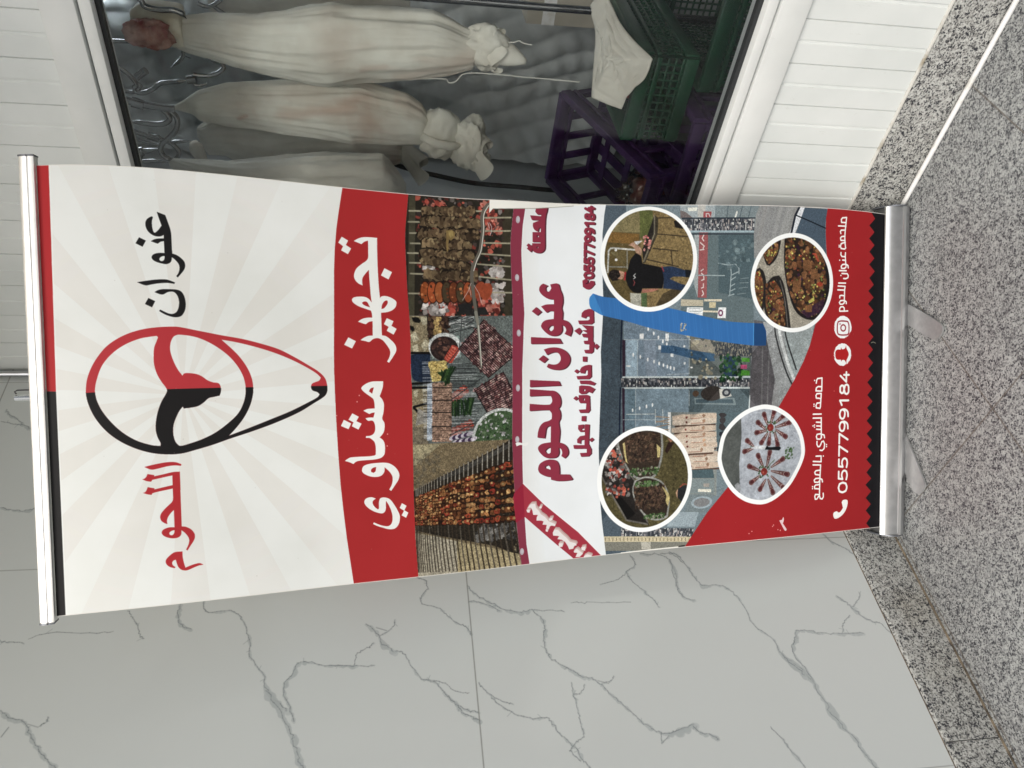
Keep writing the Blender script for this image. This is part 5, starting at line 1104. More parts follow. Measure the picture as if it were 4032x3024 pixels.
# ------------------------------------------------------------------ veined porcelain wall, 1.25 mm per cell; origin at the inner corner
MWX0, MWX1, MWZ1 = -0.90, 1.672, 3.10
def paint_marble():
    k = 800.0
    W, Hh = int((MWX1 - MWX0)*k), int(MWZ1*k)
    A = Art(W, Hh, (204, 208, 206))
    gy = nrng.normal(0, 1, (Hh//160 + 3, W//160 + 3))
    def P(s):
        return [((a/1000 - MWX0)*k, (MWZ1 - b/1000)*k) for a, b in pts(s)]
    def vein(Q, w, dark=.48, smear=1.0):
        Q = [Vector(q) for q in (curve_pts(Q, 6) if len(Q) > 2 else Q)]
        R = []
        for i, q in enumerate(Q):
            j = Vector((rng.gauss(0, .75), rng.gauss(0, .75)))
            R.append((q.x + j.x, q.y + j.y))
        ws = [w * (.35 + .9*abs(mnoise.noise((i*.31, w*3.1, len(Q)*.7)))*1.6) for i in range(len(R))]
        for i in range(len(R) - 1):
            A.line([(R[i][0] - ws[i], R[i][1] + ws[i]*.8), (R[i+1][0] - ws[i+1], R[i+1][1] + ws[i+1]*.8)], ws[i]*3.2, (174, 180, 180), alpha=.5*smear, w2=ws[i+1]*3.2)
        off = [(x + rng.gauss(0, .5), y + ws[i]*.7*(1 if i % 7 < 4 else -.4)) for i, (x, y) in enumerate(R)]
        for i in range(len(R) - 1):
            A.line([off[i], off[i+1]], 1.3, (92, 97, 99), alpha=dark*rng.uniform(.5, 1))
            if rng.random() < .07:
                a = R[i]
                A.line([a, (a[0] + rng.uniform(-9, 9), a[1] + rng.uniform(-9, 9))], 1.0, (130, 138, 140), alpha=.5)
    big = [
      ('1020,648 1008,625 979,612 951,602 921,588 916,532 894,509 856,496 805,485 770,451 737,447', 3.0), ('737,447 712,428 679,400 644,390 603,380 566,368 533,347 498,336 467,324 440,314', 6.0),
      ('733,445 708,429 679,404', 9), ('788,386 762,398 751,410 723,411 694,398 663,390', 3.6), ('788,386 787,356 780,330 773,269 772,213', 2.6), ('775,266 803,251 819,226', 1.4),
      ('873,242 859,226 840,213 813,194 799,170', 3.6), ('842,212 861,185 878,173', 1.4), ('799,170 793,155 776,146 758,133', 1.4), ('997,654 967,647 917,650 895,644 881,618', 3.0),
      ('1055,201 1032,188 1018,170 1005,152 987,137', 3.0), ('571,532 546,515 518,503 480,484', 2.6), ('572,767 580,740 590,704', 6), ('585,709 570,695 563,671 552,658', 3),
      ('981,1295 972,1273 948,1268 926,1286 909,1283 895,1243 873,1222 854,1201 847,1186 826,1175', 1.8), ('868,1412 843,1387 820,1377 797,1349', 4.2), ('859,1389 848,1367', 1.3), ('837,1380 855,1351 872,1347', 1.3), ('799,1349 792,1329 763,1314 731,1291 720,1263 693,1241 667,1215 654,1192 650,1173', 2.4),
      ('697,1247 671,1221 649,1206 638,1183 630,1173', 2.6), ('775,1488 769,1439 768,1391', 1.6), ('771,1436 797,1429 812,1405 821,1394', 1.3), ('729,1287 720,1246 699,1219 693,1188', 1.0),
      ('951,1174 929,1157 904,1124 888,1099 875,1055 880,1027 856,1007 832,1001 816,1007 789,1008 765,1002 743,979', 3.0), ('910,1173 903,1140 882,1100', 2.6), ('880,1027 876,989 872,950', 1.3), ('743,979 728,956 712,936 701,905 675,884 649,860 615,831 592,808 575,776 583,725', 3.0),
      ('700,898 691,877', 1.2), ('694,891 696,869 709,860', 1.2), ('577,782 554,788 569,766', 1.6), ('713,1169 687,1147 663,1128 645,1102 629,1065 629,1027 605,1013 583,999 562,978 542,968 518,952 491,929', 2.6), ('683,1143 669,1120 662,1098', 1.4),
      ('701,962 670,961 638,957 607,956 582,953 568,977 556,989 532,970', 1.8), ('672,962 676,943 693,931', 1.2), ('1016,754 999,745 983,749 971,773 946,766 913,740 890,721 866,711', 2.0), ('964,774 947,803 936,846', 1.0), ('1017,724 1015,677 999,651 967,651 917,652 890,643', 2.6), ('1017,672 1013,639 988,619', 1.4), ('893,927 890,888 887,779', .7),
      ('723,2129 707,2107 695,2077 675,2065 646,2041 620,2017 604,1999 572,1968', 4.0), ('693,2071 685,2048', 1.2), ('687,2049 695,2036 703,2035', 1.2), ('671,2114 688,2104', 1.4), ('873,2173 868,2153 866,2124', 1.2), ('875,2117 886,2082 880,1984 881,1952', .8),
      ('929,1931 913,1919 894,1905 870,1895 861,1886', 1.4), ('939,1824 916,1824 896,1819 884,1807 876,1789', 3.4), ('942,1774 924,1769 916,1758 915,1709 900,1690 872,1674 837,1663 800,1656 763,1626', 2.4), ('763,1626 734,1620 705,1595 683,1574', 4.0), ('727,1620 699,1598 660,1576 624,1557 585,1545 566,1535 534,1518', 6.5), ('783,1559 759,1568 742,1581 721,1582 690,1568 659,1559', 3.6), ('783,1559 784,1534 776,1506 772,1462 769,1433', 2.4),
      ('1216,2272 1208,2242 1205,2216 1211,2195', 2.4), ('1530,2349 1509,2333 1502,2319 1480,2296 1463,2274', 2.6), ('1489,2348 1481,2320 1477,2295', 2.4)]
    for s, w in big:
        vein(P(s), w * .75)
    r0 = random.Random(3)
    for _ in range(16):                       # the rest of the wall, towards the street and above
        x, y = r0.uniform(0, 1000), r0.uniform(0, 2400)
        Q = [(x, y)]
        th = r0.uniform(.2, 1.2)
        for _ in range(r0.randint(4, 9)):
            th += r0.uniform(-.7, .7)
            x += 55*math.cos(th); y += 55*math.sin(th)
            Q.append((x, y))
        if max(q[0] for q in Q) < 1040 or max(q[1] for q in Q) < 560:
            vein(Q, r0.uniform(1.5, 4.5))
    for yv in (0.457, 1.043, -0.129, -0.715, 1.629):
        x = (yv - MWX0)*k
        A.line([(x, 0), (x, Hh)], 1.6, (140, 142, 138), alpha=.75)
    for zv in (1.173, 2.373):
        A.line([(0, (MWZ1 - zv)*k), (W, (MWZ1 - zv)*k)], 2.0, (132, 134, 130), alpha=.85)
    return A.image('marble_print')

# ------------------------------------------------------------------ ground
XM, YS = -1.704, 1.668                  # marble face, shop cladding face
bm = bmesh.new()
vs = [bm.verts.new(p) for p in [(-60, -60, 0), (60, -60, 0), (60, 60, 0), (-60, 60, 0)]]
bm.faces.new(vs)
structure(obj('floor', bm, 'granite', smooth=False))

# ------------------------------------------------------------------ marble wall
mw = thing('marble_wall', 'white porcelain wall with grey marble veins and a granite skirting', 'wall', (XM, 0.3, 0))
mm_ = mat('marble', rough=0.09, spec=0.5)
ti = N(mm_, 'ShaderNodeTexImage'); ti.image = paint_marble(); ti.extension = 'EXTEND'
uv = N(mm_, 'ShaderNodeUVMap')
L(mm_, uv.outputs[0], ti.inputs[0]); L(mm_, ti.outputs[0], pbsdf(mm_).inputs['Base Color'])
bump(mm_, 2.5, 0.05, 0.02, 2)
M['marble'] = mm_
bm = bmesh.new()
uvl = bm.loops.layers.uv.new('UVMap')
box(bm, (XM - 0.15, -0.9, 0.0), (XM, 1.69, 3.1))
for f in bm.faces:
    for l in f.loops:
        l[uvl].uv = ((l.vert.co.y - MWX0)/(MWX1 - MWX0), l.vert.co.z/MWZ1)
obj('tiling', bm, 'marble', mw, smooth=False)
bm = bmesh.new()
prof = [(0, 0), (0.010, 0), (0.010, 0.128), (0.0085, 0.1335), (0.005, 0.1365), (0, 0.1375)]
for y0, y1 in ((-0.9, -0.098), (-0.096, 0.5025), (0.5045, 1.1025), (1.1045, 1.66)):
    extrude_profile(bm, prof, lambda p: (XM + p[0] - 0.0002, y0, p[1]), lambda p: (XM + p[0] - 0.0002, y1, p[1]))
obj('skirting', bm, 'granite_skirt', mw)
bm = bmesh.new()
for y0 in (-0.9,):
    extrude_profile(bm, [(0.0, 0.1376), (0.0022, 0.1376), (0.0, 0.1388)], lambda p: (XM + p[0], y0, p[1]), lambda p: (XM + p[0], 1.66, p[1]))
obj('grout_line', bm, 'dirt', mw)
bm = bmesh.new()
extrude_profile(bm, [(0.0098, 0.0002), (0.0135, 0.0002), (0.0125, 0.0028), (0.0098, 0.004)], lambda p: (XM + p[0], -0.9, p[1]), lambda p: (XM + p[0], 1.657, p[1]))
obj('dirt_joint', bm, 'dirt', mw)
bm = bmesh.new()
tube(bm, [(XM + 0.014, 1.650, 0.14), (XM + 0.014, 1.650, 3.1)], 0.0085, 12)
obj('corner_bead', bm, 'alu', mw)

# ------------------------------------------------------------------ shop front
sw = thing('shop_front', 'white ribbed aluminium shop front with a wide framed window', 'shop front', (-0.6, YS, 0))
def cladding(z0, z1, x0=-1.70, x1=1.6):
    bm = bmesh.new()
    prof = []
    x = x0
    P0 = -0.607
    k0 = int(math.floor((x0 - P0)/0.0985))
    k1 = int(math.ceil((x1 - P0)/0.0985))
    for k in range(k0, k1):
        s = P0 + k*0.0985
        for dx, d in ((0.0, 0.004), (0.0012, 0.004), (0.0018, 0.0), (0.046, -0.0006), (0.0485, 0.0022), (0.0525, 0.0022), (0.0545, -0.0004), (0.0965, 0.0), (0.0973, 0.0)):
            if x0 <= s + dx <= x1:
                prof.append((s + dx, YS + d))
    a = [bm.verts.new((p[0], p[1], z0)) for p in prof]
    b = [bm.verts.new((p[0], p[1], z1)) for p in prof]
    c = [bm.verts.new((p[0], YS + 0.03, z1)) for p in (prof[0], prof[-1])]
    d = [bm.verts.new((p[0], YS + 0.03, z0)) for p in (prof[0], prof[-1])]
    for i in range(len(prof) - 1):
        bm.faces.new((a[i], a[i+1], b[i+1], b[i]))
    bm.faces.new([b[0], *b[1:], c[1], c[0]]); bm.faces.new([a[0], *a[1:], d[1], d[0]])
    bm.faces.new((c[0], c[1], d[1], d[0])); bm.faces.new((a[0], b[0], c[0], d[0])); bm.faces.new((a[-1], b[-1], c[1], d[1]))
    return bm
obj('lower_cladding', cladding(0.139, 0.472), 'cladding', sw, smooth=False)
obj('upper_cladding', cladding(2.018, 3.1), 'cladding', sw, smooth=False)
bm = bmesh.new()
prof = [(0, 0), (-0.010, 0), (-0.010, 0.130), (-0.008, 0.1355), (0, 0.1375)]
for x0, x1 in ((-1.692, -0.42), (-0.418, 1.6)):
    extrude_profile(bm, prof, lambda p: (x0, YS + p[0] + 0.002, p[1]), lambda p: (x1, YS + p[0] + 0.002, p[1]))
obj('skirting', bm, 'granite_skirt', sw)
bm = bmesh.new()
extrude_profile(bm, [(0.0078, 0.0002), (0.0125, 0.0002), (0.011, 0.003), (0.0078, 0.005)], lambda p: (-1.69, YS - p[0], p[1]), lambda p: (1.6, YS - p[0], p[1]))
obj('dirt_joint', bm, 'dirt', sw)
bm = bmesh.new()
P = [(-1.69 + 0.018*k, YS - 0.0015 + 0.0012*mnoise.noise((k*.9, 0, 0)), 0.1405 + 0.0016*mnoise.noise((k*.53, 3, 0))) for k in range(183)]
tube(bm, P, 0.0042, 7)
obj('sealant_bead', bm, 'caulk', sw)
WX0, WX1 = -1.60, 1.2
FY = 1.655
bm = bmesh.new()
def ringframe(bm, x0, x1, z0, z1, w0, y0, y1, bev):
    box(bm, (x0, y0, z0), (x1, y1, z0 + w0), bev)
    box(bm, (x0, y0, z1 - w0), (x1, y1, z1), bev)
    box(bm, (x0, y0, z0 + w0 + .0002), (x0 + w0, y1, z1 - w0 - .0002), bev)
    box(bm, (x1 - w0, y0, z0 + w0 + .0002), (x1, y1, z1 - w0 - .0002), bev)
ringframe(bm, WX0, WX1, 0.469, 2.0205, 0.0672, FY, 1.74, 0.0025)
ringframe(bm, WX0 + .0725, WX1 - .0725, 0.5415, 1.948, 0.0235, FY + .003, 1.74, 0.0025)
wf = obj('window_frame', bm, 'frame', sw)
bm = bmesh.new()
ringframe(bm, WX0 + .094, WX1 - .094, 0.5645, 1.9255, 0.010, 1.682, 1.70, 0.0)
obj('gasket', bm, 'gasket', wf, smooth=False)
bm = bmesh.new()
box(bm, (WX0 + .098, 1.690, 0.569), (WX1 - .098, 1.696, 1.921))
obj('pane', bm, 'glass', wf, smooth=False)

# unseen canopy, sized and tinted to shade and warm the upper walls
bm = bmesh.new()
box(bm, (-1.9, -0.2, 3.48), (3.2, 2.2, 3.63))
structure(obj('unseen_canopy', bm, 'soffit', smooth=False))

# ------------------------------------------------------------------ cold room behind the pane
def slab(name, lo, hi, m):
    bm = bmesh.new(); box(bm, lo, hi)
    return structure(obj(name, bm, m, smooth=False))
slab('room_floor', (-1.80, 1.76, 0.02), (1.9, 3.45, 0.10), 'room_floor')
slab('room_ceiling', (-1.80, 1.76, 2.75), (1.9, 3.45, 2.85), 'room')
slab('room_wall', (-1.9, 1.70, 0.0), (-1.80, 3.45, 2.85), 'room')
slab('room_wall', (1.9, 1.70, 0.0), (2.0, 3.45, 2.85), 'room')
slab('room_wall', (-1.9, 3.45, 0.0), (2.0, 3.55, 2.85), 'room')
# quilted curtain hanging at the back
bm = bmesh.new()
nx, nz_ = 120, 130
X0, X1, Z0, Z1 = -1.78, -0.75, 0.35, 2.45
grid = []
for i in range(nx + 1):
    col = []
    for j in range(nz_ + 1):
        x = X0 + (X1 - X0)*i/nx; z = Z0 + (Z1 - Z0)*j/nz_
        wx_, wz_ = x + .035*mnoise.noise((x*5, z*5, 1)), z + .05*mnoise.noise((x*4, z*4, 7))
        u = (wx_*0.94 + wz_*0.34)/0.10; v = (wz_*0.94 - wx_*0.34)/0.085 + .3*math.sin(x*9)
        h = abs(math.sin(math.pi*u))**.7 * (.35 + .65*abs(math.sin(math.pi*v))**.7) * (.75 + .9*mnoise.noise((x*4, z*4, 4)))
        y = 3.02 - 0.045*h - 0.02*mnoise.noise((x*3, z*3, 0)) + 0.06*math.sin(x*7)
        col.append(bm.verts.new((x, y, z)))
    grid.append(col)
for i in range(nx):
    for j in range(nz_):
        bm.faces.new((grid[i][j], grid[i+1][j], grid[i+1][j+1], grid[i][j+1]))
o = obj('quilted_curtain', bm, 'puff')
tag(o, 'grey quilted insulating curtain behind the hanging meat', 'curtain')

def rail_x(x0, x1, y, z, r, label):
    bm = bmesh.new(); tube(bm, [(x0, y, z), (x1, y, z)], r, 12)
    return tag(obj('hanging_rail', bm, 'steel'), label, 'rail')
rail_x(-1.78, 1.6, 2.05, 2.30, 0.016, 'steel rail above the window carrying the front meat hooks')
rail_x(-1.78, 1.6, 2.35, 2.34, 0.016, 'steel rail carrying the hooks further back')

# ---- wrapped carcasses: outlines give width and height, the depth is a bit less than the width
def column_body(up, lo, Y, ratio=0.8, folds=9, amp=0.05, seed=0, nring=110, seg=96, stains=()):
    """up/lo: the two edges as (x, z) from top to bottom."""
    U, W_ = sorted(mm(up), key=lambda p: -p[1]), sorted(mm(lo), key=lambda p: -p[1])
    z1, z0 = min(U[0][1], W_[0][1]), max(U[-1][1], W_[-1][1])
    uz, ux = [-p[1] for p in U], [p[0] for p in U]
    wz, wx = [-p[1] for p in W_], [p[0] for p in W_]
    bm = bmesh.new()
    rings = []
    for i in range(nring):
        z = z1 + (z0 - z1)*i/(nring - 1)
        a, b = np.interp(-z, uz, ux), np.interp(-z, wz, wx)
        c, r = (a + b)/2, max(abs(a - b)/2, 0.004)
        ring = []
        for k in range(seg):
            t = 2*math.pi*k/seg
            ct, st = math.cos(t), math.sin(t)
            n1 = mnoise.noise((ct*2.6 + seed, st*2.6, z*2.2 + ct*.8))
            n2 = mnoise.noise((ct*5.5 + seed*2, st*5.5, z*4.5 - ct*1.5))
            n3 = mnoise.noise((ct*11 + seed*3, st*11, z*13 + ct*4))
            f = 1 + amp*(1.6*(.45 - abs(n1)*2) + 1.3*(.4 - abs(n2)*2) + .6*(.4 - abs(n3)*2)) * min(1, r/0.04)
            if abs(math.sin(t)) < .3:
                f = 1 + (f - 1)*.45
            ring.append(bm.verts.new((c + r*f*math.cos(t), Y - r*ratio*f*math.sin(t), z)))
        rings.append(ring)
    for a, b in zip(rings, rings[1:]):
        for k in range(seg):
            bm.faces.new((a[k], a[(k+1) % seg], b[(k+1) % seg], b[k]))
    bm.faces.new(rings[0]); bm.faces.new(rings[-1])
    lay = bm.verts.layers.float.new('stain')
    for P, wd, stg in stains:
        P = [Vector(p) for p in mm(P)]
        for v in bm.verts:
            if v.co.y > Y:
                continue
            q = Vector((v.co.x, v.co.z))
            best = 9.0
            for a, b in zip(P, P[1:]):
                d = b - a
                u = max(0, min(1, (q - a).dot(d)/max(d.dot(d), 1e-9)))
                best = min(best, (q - a - d*u).length)
            k = 1 - best/wd*(1 + .9*mnoise.noise((q.x*38, q.y*22, seed)))
            v[lay] = max(v[lay], max(0, min(1, k))*stg)
    return bm

def lump(bm, c, r, seed=0, amp=.18, sub=4):
    ret = bmesh.ops.create_icosphere(bm, subdivisions=sub, radius=1)
    for v in ret['verts']:
        n = v.co.normalized()
        f = 1 + amp*mnoise.noise(n*1.6 + Vector((seed, 0, 0))) + amp*.9*(.35 - abs(mnoise.noise(n*2.6 + Vector((seed, 3, 0))))*1.6) + amp*.5*(.3 - abs(mnoise.noise(Vector((n.x*6, n.y*6, n.z*3 + seed)))))
        v.co = Vector((c[0] + n.x*r[0]*f, c[1] + n.y*r[1]*f, c[2] + n.z*r[2]*f))

def frill(bm, top, bot, r0, r1, seed=0, waves=5, depth=.35, seg=40, n=10):
    top, bot = Vector(top), Vector(bot)
    rings = []
    for i in range(n + 1):
        u = i/n
        p = top.lerp(bot, u)
        r = r0 + (r1 - r0)*u**.7
        ring = []
        for k in range(seg):
            t = 2*math.pi*k/seg
            w = 1 + depth*u*math.sin(waves*t + seed) + .15*u*mnoise.noise((math.cos(t)*2, math.sin(t)*2, seed + u))
            ring.append(bm.verts.new((p.x + r*w*math.cos(t), p.y + r*.8*w*math.sin(t), p.z + .35*r*u*math.sin(waves*t + seed + 1.2))))
        rings.append(ring)
    for a, b in zip(rings, rings[1:]):
        for k in range(seg):
            bm.faces.new((a[k], a[(k+1) % seg], b[(k+1) % seg], b[k]))
    bm.faces.new(rings[0])

GM = 'carcasses hanging in muslin'
def centre(s):
    P = mm(s)
    return (sum(p[0] for p in P)/len(P), sum(p[1] for p in P)/len(P))

YA = 2.02
ca = thing('wrapped_carcass', 'largest wrapped carcass with a bare reddish shank above its cream muslin', 'carcass', (-0.87, YA, 1.9), GM)
bm = column_body('-877,1864 -845,1842 -833,1778 -830,1667 -810,1571 -792,1491 -793,1436 -789,1378 -787,1300 -789,1244 -805,1200 -823,1166 -836,1124', '-924,1866 -937,1812 -956,1738 -975,1642 -990,1543 -993,1503 -992,1501 -972,1398 -961,1295 -941,1191 -925,1137 -885,1117', YA, .8, 7, .05, 1, stains=[('-839,1495 -852,1464 -881,1473 -878,1492', .06, .3), ('-942,1328 -919,1246 -897,1173 -882,1132', .035, .45), ('-950,1320 -944,1237 -925,1150', .03, .35), ('-918,1418 -906,1365', .012, .5)])
wa = obj('wrapping', bm, 'muslin', ca)
bm = column_body('-839,1956 -824,1939 -814,1919 -815,1883 -816,1848 -828,1821', '-873,1961 -897,1954 -909,1927 -915,1902 -920,1869 -922,1840', YA, .75, 5, .07, 4, 24, 28)
obj('shank', bm, 'fat', ca)
bm = bmesh.new()
x, z = centre('-841,1947 -878,1944 -884,1927 -891,1907 -894,1897')
lump(bm, (x + .004, YA - .047, z - .012), (0.036, 0.026, 0.052), 3, .3)
obj('cut_meat', bm, 'meat', ca)
bm = bmesh.new()
x, z = centre('-873,1121 -862,1092')
lump(bm, (x, YA, z), (0.055, 0.045, 0.06), 2, .25)
x2, z2 = centre('-874,1074')
frill(bm, (x, YA, z), (x2, YA - .01, z2), .045, .05, 2, 4, .2)
x3, z3 = centre('-887,1001')
tube(bm, [Vector((x2, YA, z2)).lerp(Vector((x3, YA - .03, z3)), k/6) for k in range(7)], 0, 14, True, [.034, .033, .03, .026, .02, .014, .006])
obj('knot', bm, 'muslin', wa)

YB = 2.08
cb = thing('wrapped_carcass', 'muslin wrapped carcass with a big round knot, hanging in the middle of the row', 'carcass', (-1.12, YB, 1.9), GM)
bm = column_body('-1110,1918 -1095,1893 -1063,1847 -1038,1775 -1024,1651 -1008,1437 -1009,1424 -1022,1377 -1040,1299 -1066,1259 -1103,1235', '-1119,1917 -1128,1870 -1145,1852 -1154,1790 -1159,1706 -1176,1578 -1183,1441 -1188,1444 -1186,1332 -1184,1258 -1172,1231', YB, .75, 8, .055, 5, stains=[('-1088,1632 -1080,1572 -1069,1508 -1053,1438 -1054,1480 -1039,1429 -1033,1403', .022, .6), ('-1034,1420 -1070,1403 -1098,1403 -1147,1422', .035, .4), ('-1113,1744 -1101,1723', .008, 1.0), ('-1042,1325 -1071,1263', .03, .45)])
wb = obj('wrapping', bm, 'muslin', cb)
bm = bmesh.new()
x, z = centre('-1150,1207')
lump(bm, (x, YB, z), (0.073, 0.06, 0.062), 7, .16)
x2, z2 = centre('-1171,1120'); x3, z3 = centre('-1194,1059')
lump(bm, (x2, YB - .015, z2), (.074, .055, .055), 9, .3)
lump(bm, (x2 - .03, YB - .03, z2 - .012), (.042, .035, .05), 15, .35)
frill(bm, (x2 + .01, YB - .02, z2), (x3 - .01, YB - .045, z3 + .01), .055, .05, 2, 3, .22)
tube(bm, [Vector((x + .012, YB - .045, z + .05)), Vector((x + .004, YB - .066, z + .01)), Vector((x - .004, YB - .062, z - .03)), Vector((x - .01, YB - .04, z - .062))], .012, 12)
obj('knot', bm, 'muslin', wb)

YC = 2.36
cc_ = thing('wrapped_carcass', 'shaded grey muslin carcass hanging behind the big round knot', 'carcass', (-1.4, YC, 1.9), GM)
bm = column_body('-1327,1930 -1296,1890 -1237,1788 -1207,1643 -1195,1445 -1215,1425 -1274,1325 -1322,1288 -1350,1272', '-1358,1932 -1415,1907 -1415,1858 -1436,1812 -1467,1714 -1460,1450 -1453,1428 -1431,1349 -1410,1281 -1385,1271', YC, .6, 7, .07, 8)
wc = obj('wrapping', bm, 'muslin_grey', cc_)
bm = bmesh.new()
x, z = centre('-1368,1271'); x2, z2 = centre('-1425,1227')
frill(bm, (x, YC, z + .03), (x2, YC - .02, z2), .045, .05, 4, 4, .25)
obj('knot', bm, 'muslin_grey', wc)
bm = bmesh.new()
x, z = centre('-1330,1930'); x2, z2 = centre('-1401,1905')
tube(bm, [Vector((x, YC - .08, z)).lerp(Vector((x2, YC - .09, z2)), k/6) for k in range(7)], 0, 12, True, [.012, .02, .022, .02, .018, .014, .012])
obj('cloth_end', bm, 'muslin_grey', wc)

YD = 2.12
cd = thing('wrapped_carcass', 'wrapped carcass beside the banner, half hidden by its edge', 'carcass', (-1.35, YD, 1.9), GM)
bm = column_body('-1292,1967 -1295,1924 -1304,1815 -1286,1678 -1266,1541 -1255,1443 -1251,1363 -1269,1344 -1316,1310 -1349,1292', '-1316,1971 -1356,1934 -1517,1843 -1560,1703 -1564,1449 -1551,1427 -1485,1326 -1395,1293', YD, .6, 8, .06, 11)
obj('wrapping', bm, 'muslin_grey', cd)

YE = 2.45
ce = thing('wrapped_carcass', 'pale carcass far back behind the largest one, seen past its upper edge', 'carcass', (-0.9, YE, 1.9), GM)
bm = column_body('-947,1856 -917,1804 -870,1440 -892,1375 -920,1282', '-1001,1864 -1016,1817 -1018,1727 -997,1442 -983,1375 -960,1252', YE, .7, 7, .06, 14)
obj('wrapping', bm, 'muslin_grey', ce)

# ---- tube light over the back of the room
x, z = mm('-1214,2318')[0]
lf = thing('tube_light', 'lit fluorescent tube light at the top of the cold room', 'light', (x + .5, 2.9, z))
bm = bmesh.new()
box(bm, (x - .02, 2.86, z + .028), (x + 1.02, 2.94, z + .075), .006)
obj('housing', bm, 'frame', lf)
bm = bmesh.new()
tube(bm, [(x, 2.9, z), (x + 1.0, 2.9, z)], .016, 14)
obj('tube', bm, 'tube', lf)
for u in (x + .006, x + .994):
    bm = bmesh.new()
    box(bm, (u - .012, 2.884, z - .018), (u + .012, 2.916, z + .0275), .002)
    obj('lamp_holder', bm, 'cap', lf)

# ---- hooks
GH = 'meat hooks on the rails'
def hook(label, parts, Y, blocks=()):
    bm = bmesh.new()
    for s, r in parts:
        P = [Vector((x, Y, z)) for x, z in mm(s)]
        if len(P) > 2:
            P = curve_pts(P, 6, sharp=math.radians(100))
        n = len(P)
        tube(bm, P, r, 10, True, [r * (1 if i < n - 5 else max(.2, (n - 1 - i)/5)) for i in range(n)] if r < .0095 else None)
    o = tag(obj('meat_hook', bm, 'steel'), label, 'meat hook', GH)
    for s, r in blocks:
        a, b = mm(s)
        bm = bmesh.new(); tube(bm, [(a[0], Y, a[1]), (b[0], Y, b[1])], r, 12)
        obj('swivel', bm, 'steel', o)
    return o
hook('swivel hook with a wide open curl, between the largest carcass and the next', [('-993,2026 -1011,2005 -1029,1992 -1042,1989 -1048,1996 -1060,1992 -1062,1977 -1050,1951 -1033,1929 -1026,1888 -1020,1860', .0058), ('-1003,1840 -1011,1845 -1028,1847 -1032,1834 -1024,1813', .0045), ('-1004,1844 -1005,1815 -998,1788 -983,1769 -968,1770 -963,1785 -959,1806', .0058)], 2.05, [('-1019,1862 -1016,1840', .011)])
hook('small crossed steel hook under the frame, tangled with the swivel hook', [('-1056,2112 -1071,2059 -1082,2024 -1078,2003 -1064,1992 -1049,1998', .0056), ('-1040,1996 -1020,1969', .0098)], 2.09)
hook('thick straight shank hook holding the middle carcass', [('-1067,2108 -1083,2050 -1098,1990 -1105,1944 -1107,1910', .0098), ('-1107,1944 -1123,1929 -1139,1928 -1151,1944 -1154,1969 -1152,2001 -1150,2033', .0075), ('-1112,1921 -1133,1908 -1164,1915 -1189,1934 -1209,1957 -1229,1967 -1246,1964 -1256,1953 -1255,1938', .0075)], 2.06, [('-1093,2013 -1101,1985', .014)])
hook('bright thin hook rod reaching the grey carcass behind', [('-1284,2196 -1306,2126 -1330,2058 -1348,2002 -1367,1986 -1381,1982 -1401,1992 -1410,2013', .0075), ('-1349,2002 -1343,1982 -1339,1916', .006)], 2.30, [('-1327,2062 -1336,2032', .012)])
hook('hook rod nearest the banner with a short spike', [('-1289,2146 -1269,2061 -1261,2022 -1249,1973', .0075), ('-1294,2032 -1290,2002 -1293,1964', .0055)], 2.10, [('-1264,2039 -1262,2026', .013)])
hook('hook through the bare shank of the largest carcass', [('-785,1973 -788,1922 -796,1913 -807,1909 -813,1882 -812,1846 -818,1830 -829,1821', .0068)], 1.97)
hook('short hook tip poking out under the largest carcass', [('-1013,1894 -1028,1897 -1044,1911 -1061,1934', .005), ('-1025,1896 -1032,1878', .005)], 2.2)
hook('straight hook rod left of the bare shank', [('-997,2146 -999,2094 -997,2036 -996,1960', .0055)], 2.2, [('-999,2094 -998,2070', .0085)])

hook('pair of small hooks crossed below the rail, closest to the window corner', [('-1335,2180 -1335,2126 -1344,2092 -1362,2078 -1384,2092 -1388,2111', .0055), ('-1314,2077 -1323,2048 -1327,2021 -1316,2010 -1300,2019 -1296,2038', .005)], 2.25)
hook('hook curled round the top of the far pale carcass', [('-965,1878 -972,1857 -968,1839 -956,1820 -946,1806', .006), ('-970,1835 -982,1819 -988,1798', .0055)], 2.4)

# ---- strings
def string(label, s, Y):
    bm = bmesh.new()
    P = [Vector((x + .002*mnoise.noise((i, 0, 0)), Y, z)) for i, (x, z) in enumerate(mm(s))]
    tube(bm, curve_pts(P, 6, sharp=2), 0.0016, 6)
    tag(obj('string', bm, 'string'), label, 'string')
string('long loose white string dangling beside the large carcass', '-954,1271 -951,1204 -960,1195 -955,1178 -934,1159 -929,1088 -932,1002 -933,945 -936,848', 2.0)
string('short frayed string on the knot of the large carcass', '-845,1059 -842,1035 -838,1025 -843,1014 -846,990', 2.0)

